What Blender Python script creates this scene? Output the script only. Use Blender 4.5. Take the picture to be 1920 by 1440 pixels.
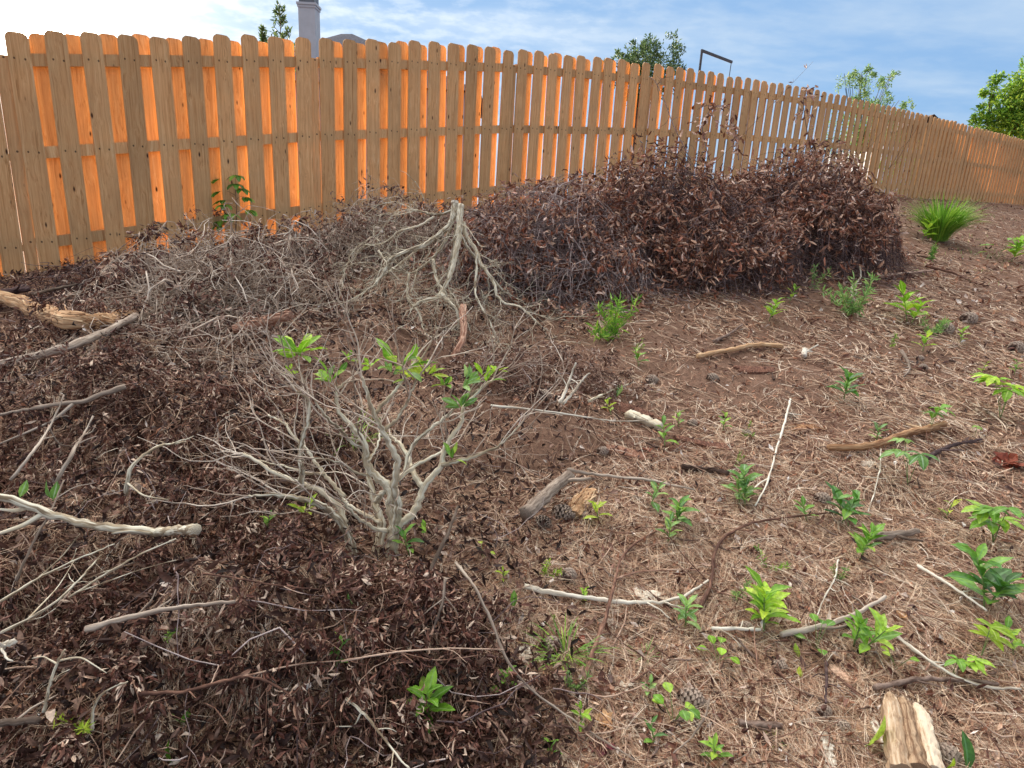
import bpy, math, random
import numpy as np
from mathutils import Vector, Matrix

for o in list(bpy.data.objects): bpy.data.objects.remove(o, do_unlink=True)
R = math.radians
SC = bpy.context.scene
COL = SC.collection
rng = np.random.default_rng(11)
random.seed(5)

# ------------------------------------------------------------------ camera, sky, sun, exposure
PITCH, ROLL, FPX, CAMZ = R(15.77), R(3.24), 1200.0, 1.30
cP, sP, cR, sR = math.cos(PITCH), math.sin(PITCH), math.cos(ROLL), math.sin(ROLL)
FW = np.array([0, cP, -sP]); R0 = np.array([1.0, 0, 0]); U0 = np.array([0, sP, cP])
RT = R0 * cR + U0 * sR; UP = -R0 * sR + U0 * cR
CAM = np.array([0, 0, CAMZ])
cd = bpy.data.cameras.new('camera'); co = bpy.data.objects.new('camera', cd); COL.objects.link(co)
M = Matrix(((RT[0], UP[0], -FW[0], 0), (RT[1], UP[1], -FW[1], 0), (RT[2], UP[2], -FW[2], CAMZ), (0, 0, 0, 1)))
co.matrix_world = M
cd.sensor_width = 36; cd.lens = 36 * FPX / 1920; cd.clip_start = 0.05; cd.clip_end = 3000
SC.camera = co

def ray(px, py):
    dx, dy = px - 960.0, py - 720.0
    X = dx * cR + dy * sR; Y = -dx * sR + dy * cR
    return FW + R0 * (X / FPX) - U0 * (Y / FPX)          # camera depth 1

SUND = ray(84, 66); SUND = SUND / np.linalg.norm(SUND)
SUN_EL = math.asin(SUND[2]); SUN_AZ = math.atan2(SUND[0], SUND[1])

W = bpy.data.worlds.new('World'); SC.world = W; W.use_nodes = True
nt = W.node_tree; nt.nodes.clear()
def N(t, **k):
    n = nt.nodes.new(t)
    for a, b in k.items(): setattr(n, a, b)
    return n
LK = lambda a, b: nt.links.new(a, b)
def mth(op, a, b=None, c=None, clamp=False):
    n = N('ShaderNodeMath', operation=op); n.use_clamp = clamp
    for i, v in enumerate((a, b, c)):
        if v is None: continue
        if isinstance(v, (int, float)): n.inputs[i].default_value = v
        else: LK(v, n.inputs[i])
    return n.outputs[0]
sky = N('ShaderNodeTexSky', sky_type='NISHITA'); sky.sun_disc = False
sky.sun_elevation = SUN_EL; sky.sun_rotation = SUN_AZ; sky.air_density = 1.0; sky.dust_density = 0.6; sky.ozone_density = 1.6
geo = N('ShaderNodeNewGeometry')
nrm = N('ShaderNodeVectorMath', operation='NORMALIZE'); LK(geo.outputs['Incoming'], nrm.inputs[0])
neg = N('ShaderNodeVectorMath', operation='SCALE'); LK(nrm.outputs[0], neg.inputs[0]); neg.inputs['Scale'].default_value = -1
dot = N('ShaderNodeVectorMath', operation='DOT_PRODUCT'); LK(neg.outputs[0], dot.inputs[0]); dot.inputs[1].default_value = tuple(SUND)
cosg = mth('MAXIMUM', dot.outputs['Value'], 0.0)
sep = N('ShaderNodeSeparateXYZ'); LK(neg.outputs[0], sep.inputs[0])
zc = mth('MAXIMUM', sep.outputs[2], 0.0); zz = mth('ADD', zc, 0.14)
comb = N('ShaderNodeCombineXYZ'); LK(mth('DIVIDE', sep.outputs[0], zz), comb.inputs[0]); LK(mth('DIVIDE', sep.outputs[1], zz), comb.inputs[1])
def cloud(scale, detail, rough, lo, hi, seed, sx=1, sy=1, rot=0):
    mp = N('ShaderNodeMapping'); LK(comb.outputs[0], mp.inputs[0]); mp.inputs['Location'].default_value = (seed, seed * .7, seed)
    mp.inputs['Scale'].default_value = (sx, sy, 1); mp.inputs['Rotation'].default_value = (0, 0, rot)
    tx = N('ShaderNodeTexNoise'); LK(mp.outputs[0], tx.inputs['Vector']); tx.inputs['Scale'].default_value = scale
    tx.inputs['Detail'].default_value = detail; tx.inputs['Roughness'].default_value = rough
    mr = N('ShaderNodeMapRange', interpolation_type='SMOOTHSTEP'); LK(tx.outputs['Fac'], mr.inputs[0])
    mr.inputs[1].default_value = lo; mr.inputs[2].default_value = hi
    return mr.outputs[0]
fine = cloud(9.0, 4, .55, .40, .66, 3.1)               # small ripples of high cloud
soft = cloud(1.3, 5, .55, .35, .70, 8.3, 1.0, 2.2, .7)   # broad veils
near_sun = mth('POWER', cosg, 5.0)
cl = mth('ADD', mth('MULTIPLY', fine, mth('MULTIPLY_ADD', near_sun, .60, .10)), mth('MULTIPLY', soft, .52), clamp=True)
cl = mth('ADD', cl, mth('MULTIPLY', near_sun, .10), clamp=True)
hi_ = N('ShaderNodeMapRange', interpolation_type='SMOOTHSTEP'); LK(sep.outputs[2], hi_.inputs[0]); hi_.inputs[1].default_value = .30; hi_.inputs[2].default_value = .62
CL0 = (2.9, 3.6, 4.4, 1)
ccol = N('ShaderNodeMix', data_type='RGBA'); LK(near_sun, ccol.inputs['Factor'])
ccol.inputs[6].default_value = CL0; ccol.inputs[7].default_value = (4.9, 5.4, 6.0, 1)
tint = N('ShaderNodeMix', data_type='RGBA', blend_type='MULTIPLY'); tint.inputs['Factor'].default_value = 1.0
LK(sky.outputs[0], tint.inputs[6]); tint.inputs[7].default_value = (1.0, 1.12, 1.25, 1)
flat = N('ShaderNodeMix', data_type='RGBA'); flat.inputs['Factor'].default_value = .86
LK(tint.outputs[2], flat.inputs[6]); flat.inputs[7].default_value = (1.4, 2.4, 4.0, 1)
mx = N('ShaderNodeMix', data_type='RGBA'); LK(cl, mx.inputs['Factor']); LK(flat.outputs[2], mx.inputs[6]); LK(ccol.outputs[2], mx.inputs[7])
hs_ = N('ShaderNodeMix', data_type='RGBA'); LK(mth('MULTIPLY', hi_.outputs[0], .85), hs_.inputs['Factor']); LK(mx.outputs[2], hs_.inputs[6]); hv_ = N('ShaderNodeVectorMath', operation='SCALE'); hv_.inputs[0].default_value = (11.5, 10.9, 10.2); LK(mth('MULTIPLY_ADD', mth('POWER', cosg, 1.6), 3.0, .48), hv_.inputs['Scale']); LK(hv_.outputs[0], hs_.inputs[7])   # unseen upper sky brightened as added fill light, most of all towards the sun
g1 = mth('MULTIPLY', mth('POWER', cosg, 1600.0), 160.0); g2 = mth('MULTIPLY', mth('POWER', cosg, 90.0), 4.0)
glow = N('ShaderNodeVectorMath', operation='SCALE'); glow.inputs[0].default_value = (1.0, .90, .72); LK(mth('ADD', g1, g2), glow.inputs['Scale'])
add = N('ShaderNodeVectorMath', operation='ADD'); LK(hs_.outputs[2], add.inputs[0]); LK(glow.outputs[0], add.inputs[1])
bg = N('ShaderNodeBackground'); LK(add.outputs[0], bg.inputs[0]); bg.inputs[1].default_value = 0.075
wo = N('ShaderNodeOutputWorld'); LK(bg.outputs[0], wo.inputs[0])

sl = bpy.data.lights.new('sun', 'SUN'); so = bpy.data.objects.new('sun', sl); COL.objects.link(so)
sl.energy = 5.0; sl.angle = R(0.5); sl.color = (1.0, .85, .66)
so.rotation_euler = Vector(SUND).to_track_quat('Z', 'Y').to_euler(); so.location = (-20, 30, 20)

SC.view_settings.view_transform = 'Standard'; SC.view_settings.look = 'None'
SC.view_settings.exposure = 1.48; SC.view_settings.gamma = 1.0
SC.render.engine = 'CYCLES'
SC.cycles.max_bounces = 8; SC.cycles.diffuse_bounces = 3; SC.cycles.transmission_bounces = 4; SC.cycles.glossy_bounces = 2
SC.cycles.caustics_reflective = False; SC.cycles.caustics_refractive = False

# ------------------------------------------------------------------ terrain as a function
def vnoise(x, y, s, seed=0):
    x = np.asarray(x, float) / s + seed * 17.3; y = np.asarray(y, float) / s + seed * 9.1
    xi = np.floor(x); yi = np.floor(y); fx = x - xi; fy = y - yi
    fx = fx * fx * (3 - 2 * fx); fy = fy * fy * (3 - 2 * fy)
    h = lambda a, b: np.modf(np.abs(np.sin(a * 127.1 + b * 311.7 + seed) * 43758.5453))[0]
    return ((h(xi, yi) * (1 - fx) + h(xi + 1, yi) * fx) * (1 - fy) + (h(xi, yi + 1) * (1 - fx) + h(xi + 1, yi + 1) * fx) * fy) * 2 - 1
FP0 = np.array([-3.35, 5.70]); FAZ = R(51.2296); PP = 0.2414
FD = np.array([math.sin(FAZ), math.cos(FAZ)]); FN = np.array([math.cos(FAZ), -math.sin(FAZ)])   # FN points to the camera side
_k = np.array([-40, -20, -8, 0, 6, 12, 20, 30, 45, 65, 90, 120, 200, 900.]) * PP
_z = np.array([-1.35, -1.2, -0.94, -0.64, -0.42, -0.18, 0.02, 0.23, 0.45, 0.62, 0.76, 0.85, .9, .9]) + CAMZ
_ss = np.arange(-15, 90, .1); _zz = np.convolve(np.pad(np.interp(_ss, _k, _z), 9, mode='edge'), np.ones(19) / 19, 'valid')
def fbase(s): return np.interp(s, _ss, _zz)
def st(x, y):
    rx = np.asarray(x) - FP0[0]; ry = np.asarray(y) - FP0[1]
    return rx * FD[0] + ry * FD[1], rx * FN[0] + ry * FN[1]
def ground0(x, y):
    s, t = st(x, y)
    w = np.clip(1 - t / 6.3, 0, 1); w = w * w * (3 - 2 * w) * .5 + w * .5
    near = .0 + .045 * np.clip(y, -5, 12) + .02 * np.clip(x, -8, 10)
    z = fbase(s) * w + near * (1 - w)
    back = np.clip(-t - .4, 0, 40)
    z = z - .16 * np.minimum(back, 25)
    return z
def ground(x, y):
    s, t = st(x, y); k = np.clip(np.abs(t) / .8, .1, 1)
    return ground0(x, y) + k * (.022 * vnoise(x, y, .55, 1) + .012 * vnoise(x, y, .17, 2) + .03 * vnoise(x, y, 1.7, 3))
HEAPS = []      # (cx, cy, rx, ry, rot, h)
def heaps(x, y):
    H = np.zeros(np.broadcast(x, y).shape)
    for cx, cy, rx, ry, ro, h in HEAPS:
        dx = x - cx; dy = y - cy; a = dx * math.cos(ro) + dy * math.sin(ro); b = -dx * math.sin(ro) + dy * math.cos(ro)
        d2 = np.clip((a / rx) ** 2 + (b / ry) ** 2, 0, 1)
        H = np.maximum(H, h * (1 - d2) ** .8 * (1 + .45 * vnoise(x, y, .20, 5) + .2 * vnoise(x, y, .08, 6)))
    return H
def surf(x, y): return ground(x, y) + heaps(x, y)
_T = np.exp(np.linspace(math.log(.7), math.log(70), 1200))
def at(px, py, lift=0.0, f=None):
    f = f or ground
    d = ray(px, py); P = CAM + _T[:, None] * d
    g = P[:, 2] - f(P[:, 0], P[:, 1]) - lift
    i = np.argmax(g < 0)
    if g[i] >= 0: i = len(_T) - 1
    if i == 0: i = 1
    a = g[i - 1] / (g[i - 1] - g[i] + 1e-12); t = _T[i - 1] + (_T[i] - _T[i - 1]) * a
    return CAM + t * d
def dep(p): return float((np.asarray(p) - CAM) @ FW)
def pt(px, py, depth): return CAM + ray(px, py) * depth

# ------------------------------------------------------------------ mesh building
class MB:
    def __init__(s): s.V = []; s.F = []; s.T = []; s.C = []; s.n = 0
    def add(s, V, F, tint=None, tc=None):
        V = np.asarray(V, float).reshape(-1, 3); F = np.asarray(F, int).reshape(-1, 4)
        if len(V) == 0: return
        s.V.append(V); s.F.append(F + s.n)
        s.T.append(np.full(len(V), .5) if tint is None else np.broadcast_to(np.asarray(tint, float).ravel(), (len(V),)))
        s.C.append(np.zeros((len(V), 3)) if tc is None else np.asarray(tc, float).reshape(-1, 3))
        s.n += len(V)
    def mesh(s, name, mat, origin=(0, 0, 0), smooth=False):
        me = bpy.data.meshes.new(name)
        if s.n:
            V = np.concatenate(s.V) - np.asarray(origin, float); F = np.concatenate(s.F)
            me.vertices.add(len(V)); me.vertices.foreach_set('co', V.ravel().astype(np.float32))
            me.loops.add(F.size); me.loops.foreach_set('vertex_index', F.ravel().astype(np.int32))
            me.polygons.add(len(F)); me.polygons.foreach_set('loop_start', (np.arange(len(F)) * 4).astype(np.int32))
            me.polygons.foreach_set('loop_total', np.full(len(F), 4, np.int32))
            a = me.attributes.new('tint', 'FLOAT', 'POINT'); a.data.foreach_set('value', np.concatenate(s.T).astype(np.float32))
            c = me.attributes.new('tc', 'FLOAT_VECTOR', 'POINT'); c.data.foreach_set('vector', np.concatenate(s.C).ravel().astype(np.float32))
            me.update(calc_edges=True)
            me.polygons.foreach_set('use_smooth', np.full(len(F), smooth))
        me.materials.append(mat)
        return me
    def build(s, name, mat, parent=None, origin=None, smooth=False):
        if origin is None: origin = parent.location if parent is not None else (0, 0, 0)
        o = bpy.data.objects.new(name, s.mesh(name, mat, tuple(origin), smooth)); COL.objects.link(o)
        if parent is not None: o.parent = parent
        else: o.location = tuple(origin)
        return o
def tag(o, label=None, cat=None, group=None, kind=None):
    if label: o['label'] = label
    if cat: o['category'] = cat
    if group: o['group'] = group
    if kind: o['kind'] = kind
    return o
def empty(name, loc, label, cat, group=None, rot=(0, 0, 0)):
    o = bpy.data.objects.new(name, None); COL.objects.link(o); o.location = tuple(float(v) for v in loc); o.rotation_euler = rot
    o.empty_display_size = .05
    return tag(o, label, cat, group)
BOXF = [[0, 1, 3, 2], [4, 6, 7, 5], [0, 4, 5, 1], [2, 3, 7, 6], [0, 2, 6, 4], [1, 5, 7, 3]]
def box(mb, c, hx, hy, hz, ax=(1, 0, 0), ay=(0, 1, 0), az=(0, 0, 1), tint=.5):
    c = np.asarray(c, float); ax = np.asarray(ax); ay = np.asarray(ay); az = np.asarray(az)
    V = [c + i * hx * ax + j * hy * ay + k * hz * az for i in (-1, 1) for j in (-1, 1) for k in (-1, 1)]
    mb.add(V, BOXF, tint)
def unit(v): return v / np.maximum(np.linalg.norm(v, axis=-1, keepdims=True), 1e-9)
def tubes(mb, P, Rd, sides=4, tint=None, cap=True, ridge=0, seed=0):
    """P [M,N,3] paths, Rd [M,N] radii"""
    P = np.asarray(P, float)
    if P.ndim == 2: P = P[None]; Rd = np.asarray(Rd, float)[None]
    Mn, Nn, _ = P.shape; Rd = np.broadcast_to(Rd, (Mn, Nn))
    T = unit(np.gradient(P, axis=1)); ref = unit(np.cross(unit(P[:, -1] - P[:, 0] + 1e-6), rng.normal(size=(Mn, 3))))[:, None, :]
    A = unit(np.cross(T, ref)); B = np.cross(T, A)
    th = np.arange(sides) * 2 * math.pi / sides
    rr = Rd[..., None] * np.ones(sides)
    if ridge:
        r2 = np.random.default_rng(seed); ph = r2.uniform(0, 6, 4)
        nn = r2.normal(size=(Mn, Nn, sides)) * .25
        prof = np.sin(th * 3 + ph[0]) * .35 + np.sin(th * 5 + ph[1]) * .35 + np.sin(th * 8 + ph[2]) * .3
        rr = rr * (1 + ridge * (prof + nn))
    V = P[:, :, None, :] + rr[..., None] * (np.cos(th)[:, None] * A[:, :, None, :] + np.sin(th)[:, None] * B[:, :, None, :])
    V = V.reshape(Mn, Nn * sides, 3)
    i = np.arange(Nn - 1)[:, None] * sides; j = np.arange(sides)[None]; jn = (j + 1) % sides
    F = np.stack([i + j, i + jn, i + sides + jn, i + sides + j], -1).reshape(-1, 4)
    al = np.concatenate([np.zeros((Mn, 1)), np.cumsum(np.linalg.norm(np.diff(P, axis=1), axis=-1), 1)], 1)
    tc = np.zeros((Mn, Nn, sides, 3)); tc[..., 0] = np.cos(th) * rr; tc[..., 1] = np.sin(th) * rr
    off = rng.uniform(0, 50, (Mn, 1, 1)); tc[..., 2] = al[..., None] + off
    F = (F[None] + (np.arange(Mn) * Nn * sides)[:, None, None]).reshape(-1, 4)
    if tint is None: tint = rng.uniform(0, 1, Mn)
    tt = np.repeat(np.broadcast_to(tint, (Mn,)), Nn * sides)
    V = V.reshape(-1, 3); tc = tc.reshape(-1, 3)
    if cap and sides >= 4 and Mn < 400:
        nv = len(V); capF = []; base = np.arange(Mn) * Nn * sides; cen = []
        for m in range(Mn):
            for e, b in ((0, base[m]), (Nn - 1, base[m] + (Nn - 1) * sides)):
                ci = nv + len(cen); cen.append(P[m, e])
                for k in range(0, sides, 2):
                    k1 = (k + 1) % sides; k2 = (k + 2) % sides
                    q = [b + k, b + k1, b + k2, ci]
                    capF.append(q[::-1] if e == 0 else q)
        V = np.concatenate([V, np.array(cen)]); F = np.concatenate([F, np.array(capF)])
        tt = np.concatenate([tt, np.repeat(np.broadcast_to(tint, (Mn,)), 2)]); tc = np.concatenate([tc, np.tile([9., 9., 9.], (len(cen), 1))])
    mb.add(V, F, tt, tc)
def smooth_path(pts, n):
    pts = np.asarray(pts, float); d = np.concatenate([[0], np.cumsum(np.linalg.norm(np.diff(pts, axis=0), axis=1))])
    u = np.linspace(0, d[-1], n); out = np.stack([np.interp(u, d, pts[:, k]) for k in range(3)], 1)
    if n > 5:
        for _ in range(2): out[1:-1] = out[1:-1] * .5 + (out[:-2] + out[2:]) * .25
    return out
def wig(S, D, L, n, amp=.25, g=0.0, rg=None):
    """wandering paths: starts S [M,3], directions D, lengths L"""
    M_ = len(S); D = unit(np.asarray(D, float)); P = np.zeros((M_, n, 3)); P[:, 0] = S; step = (np.broadcast_to(L, (M_,)) / (n - 1))[:, None]
    for k in range(1, n):
        D = D + rng.normal(size=(M_, 3)) * amp; D[:, 2] += g; D = unit(D)
        P[:, k] = P[:, k - 1] + D * step
    return P
PROF = {5: (np.array([0, .22, .52, .8, 1]), np.array([.08, .75, 1, .62, .03])), 4: (np.array([0, .33, .7, 1]), np.array([.10, .95, .8, .04])),
        3: (np.array([0, .5, 1]), np.array([.15, 1, .08])), 7: (np.array([0, .14, .32, .5, .68, .86, 1]), np.array([.07, .5, .88, 1, .85, .42, .02]))}
def leaves(mb, P, D, L, Wd, curl=0.6, fold=.4, up=None, ns=4, tint=None, wavy=0.0):
    """batch of leaf blades: base P, axis D, length L, width Wd, curl (radians bent along), fold (V angle)"""
    P = np.asarray(P, float); n = len(P)
    if n == 0: return
    D = unit(np.asarray(D, float)); L = np.broadcast_to(L, (n,)); Wd = np.broadcast_to(Wd, (n,)); curl = np.broadcast_to(curl, (n,)) + 1e-4; fold = np.broadcast_to(fold, (n,))
    if up is None: up = rng.normal(size=(n, 3))
    S = unit(np.cross(D, up)); Nn = np.cross(S, D)
    u, w = PROF[ns]
    ang = curl[:, None] * u; X = np.sin(ang) / curl[:, None] * L[:, None]; Z = (1 - np.cos(ang)) / curl[:, None] * L[:, None]
    ctr = P[:, None] + X[..., None] * D[:, None] - Z[..., None] * Nn[:, None]
    ln = np.sin(ang)[..., None] * D[:, None] + np.cos(ang)[..., None] * Nn[:, None]
    hw = (w[None] * Wd[:, None] * .5)[..., None]
    cf = np.cos(fold)[:, None, None]; sf = np.sin(fold)[:, None, None]
    if wavy:
        wv = wavy * rng.normal(size=(n, len(u), 1))
        wl = wavy * rng.normal(size=(n, len(u), 1))
    else: wv = wl = 0
    Lf = ctr + hw * (cf * S[:, None] + (sf + wv) * ln); Rt = ctr + hw * (-cf * S[:, None] + (sf + wl) * ln)
    V = np.stack([Lf, ctr, Rt], 2).reshape(n, -1, 3); k = len(u)
    F = []
    for i in range(k - 1):
        a = i * 3; F += [[a, a + 1, a + 4, a + 3], [a + 1, a + 2, a + 5, a + 4]]
    F = (np.array(F)[None] + (np.arange(n) * k * 3)[:, None, None]).reshape(-1, 4)
    if tint is None: tint = rng.uniform(0, 1, n)
    tc = np.zeros((n, k, 3, 3)); tc[..., 0] = np.array([1, 0, 1])[None, None]; tc[..., 1] = u[None, :, None]; tc[..., 2] = rng.uniform(0, 9, n)[:, None, None]
    mb.add(V, F, np.repeat(tint, k * 3), tc)
def strips(mb, P, wd, tint=None, th=0.0):
    """thin flat ribbons along paths P [M,N,3] lying roughly flat"""
    T = unit(np.gradient(P, axis=1)); S = unit(np.cross(T, np.array([0, 0, 1.0]) + rng.normal(size=(len(P), 1, 3)) * .5))
    wd = np.broadcast_to(wd, P.shape[:2])[..., None] * .5
    V = np.stack([P - S * wd, P + S * wd], 2).reshape(len(P), -1, 3); n = P.shape[1]
    i = np.arange(n - 1) * 2; F = np.stack([i, i + 1, i + 3, i + 2], -1)
    F = (F[None] + (np.arange(len(P)) * n * 2)[:, None, None]).reshape(-1, 4)
    if tint is None: tint = rng.uniform(0, 1, len(P))
    mb.add(V, F, np.repeat(tint, n * 2))
def sphv(n, up=0.0):
    v = rng.normal(size=(n, 3)); v[:, 2] += up; return unit(v)

# ------------------------------------------------------------------ materials
def lin(c): return tuple(((v / 255 + .055) / 1.055) ** 2.4 if v > 10 else v / 255 / 12.92 for v in c) + (1,)
def new_mat(name):
    m = bpy.data.materials.new(name); m.use_nodes = True; t = m.node_tree; t.nodes.clear(); return m, t
def ramp(t, stops):
    r = t.nodes.new('ShaderNodeValToRGB'); e = r.color_ramp.elements
    e[0].position = stops[0][0]; e[0].color = stops[0][1]; e[1].position = stops[-1][0]; e[1].color = stops[-1][1]
    for p, c in stops[1:-1]:
        k = e.new(p); k.color = c
    return r
def attr(t, name, out='Fac'):
    a = t.nodes.new('ShaderNodeAttribute'); a.attribute_name = name; return a.outputs[out]
def mat_leaf(name, stops, rough=.6, trans=.25, spec=.3, rib=None):
    m, t = new_mat(name); L = t.links.new
    r = ramp(t, stops); L(attr(t, 'tint'), r.inputs[0]); col = r.outputs[0]
    nz = t.nodes.new('ShaderNodeTexNoise'); nz.inputs['Scale'].default_value = 90; nz.inputs['Detail'].default_value = 2
    ge = t.nodes.new('ShaderNodeTexCoord'); L(ge.outputs['Object'], nz.inputs['Vector'])
    mr = t.nodes.new('ShaderNodeMapRange'); L(nz.outputs['Fac'], mr.inputs[0]); mr.inputs[1].default_value = .3; mr.inputs[2].default_value = .7; mr.inputs[3].default_value = .65; mr.inputs[4].default_value = 1.3
    mu = t.nodes.new('ShaderNodeMix'); mu.data_type = 'RGBA'; mu.blend_type = 'MULTIPLY'; mu.inputs[0].default_value = 1
    L(col, mu.inputs[6]); L(mr.outputs[0], mu.inputs[7]); col = mu.outputs[2]
    if rib:
        s = t.nodes.new('ShaderNodeSeparateXYZ'); L(attr(t, 'tc', 'Vector'), s.inputs[0])
        m2 = t.nodes.new('ShaderNodeMapRange'); L(s.outputs[0], m2.inputs[0]); m2.inputs[1].default_value = .0; m2.inputs[2].default_value = .22; m2.inputs[3].default_value = .7; m2.inputs[4].default_value = 0
        x = t.nodes.new('ShaderNodeMix'); x.data_type = 'RGBA'; L(m2.outputs[0], x.inputs[0]); L(col, x.inputs[6]); x.inputs[7].default_value = rib; col = x.outputs[2]
    b = t.nodes.new('ShaderNodeBsdfPrincipled'); L(col, b.inputs['Base Color']); b.inputs['Roughness'].default_value = rough
    b.inputs['Specular IOR Level'].default_value = spec
    o = t.nodes.new('ShaderNodeOutputMaterial')
    if trans:
        tr = t.nodes.new('ShaderNodeBsdfTranslucent'); L(col, tr.inputs[0]); mi = t.nodes.new('ShaderNodeMixShader'); mi.inputs[0].default_value = trans
        L(b.outputs[0], mi.inputs[1]); L(tr.outputs[0], mi.inputs[2]); L(mi.outputs[0], o.inputs[0])
    else: L(b.outputs[0], o.inputs[0])
    return m
def mat_bark(name, stops, lich=None, rough=.85, scale=60, along=12, bump=.25, endc=None):
    """wood or bark with grain running along a tube (attribute tc), lichen or bleached patches"""
    m, t = new_mat(name); L = t.links.new
    mp = t.nodes.new('ShaderNodeMapping'); L(attr(t, 'tc', 'Vector'), mp.inputs[0]); mp.inputs['Scale'].default_value = (scale, scale, along)
    nz = t.nodes.new('ShaderNodeTexNoise'); L(mp.outputs[0], nz.inputs['Vector']); nz.inputs['Scale'].default_value = 1; nz.inputs['Detail'].default_value = 5; nz.inputs['Roughness'].default_value = .65
    ad = t.nodes.new('ShaderNodeMath'); ad.operation = 'MULTIPLY_ADD'; L(attr(t, 'tint'), ad.inputs[0]); ad.inputs[1].default_value = .6
    sb = t.nodes.new('ShaderNodeMath'); sb.operation = 'MULTIPLY_ADD'; L(nz.outputs['Fac'], sb.inputs[0]); sb.inputs[1].default_value = 1.5; sb.inputs[2].default_value = -.55
    L(sb.outputs[0], ad.inputs[2])
    r = ramp(t, stops); L(ad.outputs[0], r.inputs[0]); col = r.outputs[0]
    if lich:
        n2 = t.nodes.new('ShaderNodeTexNoise'); mp2 = t.nodes.new('ShaderNodeMapping'); L(attr(t, 'tc', 'Vector'), mp2.inputs[0]); mp2.inputs['Scale'].default_value = (130, 130, 14)
        L(mp2.outputs[0], n2.inputs['Vector']); n2.inputs['Scale'].default_value = 1.0; n2.inputs['Detail'].default_value = 4
        m2 = t.nodes.new('ShaderNodeMapRange'); L(n2.outputs['Fac'], m2.inputs[0]); m2.inputs[1].default_value = .47; m2.inputs[2].default_value = .60
        x = t.nodes.new('ShaderNodeMix'); x.data_type = 'RGBA'; L(m2.outputs[0], x.inputs[0]); L(col, x.inputs[6]); x.inputs[7].default_value = lich; col = x.outputs[2]
    b = t.nodes.new('ShaderNodeBsdfPrincipled'); L(col, b.inputs['Base Color']); b.inputs['Roughness'].default_value = rough; b.inputs['Specular IOR Level'].default_value = .2
    if bump:
        bu = t.nodes.new('ShaderNodeBump'); bu.inputs['Strength'].default_value = bump; bu.inputs['Distance'].default_value = .004; L(nz.outputs['Fac'], bu.inputs['Height']); L(bu.outputs[0], b.inputs['Normal'])
    o = t.nodes.new('ShaderNodeOutputMaterial'); L(b.outputs[0], o.inputs[0])
    return m
def mat_plain(name, col, rough=.8, var=.25, scale=8, metal=0):
    m, t = new_mat(name); L = t.links.new
    tc = t.nodes.new('ShaderNodeTexCoord'); nz = t.nodes.new('ShaderNodeTexNoise'); L(tc.outputs['Object'], nz.inputs['Vector']); nz.inputs['Scale'].default_value = scale; nz.inputs['Detail'].default_value = 5
    r = ramp(t, [(.3, tuple(c * (1 - var) for c in col[:3]) + (1,)), (.7, tuple(min(1, c * (1 + var)) for c in col[:3]) + (1,))]); L(nz.outputs['Fac'], r.inputs[0])
    b = t.nodes.new('ShaderNodeBsdfPrincipled'); L(r.outputs[0], b.inputs['Base Color']); b.inputs['Roughness'].default_value = rough; b.inputs['Metallic'].default_value = metal
    o = t.nodes.new('ShaderNodeOutputMaterial'); L(b.outputs[0], o.inputs[0]); return m

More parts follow.
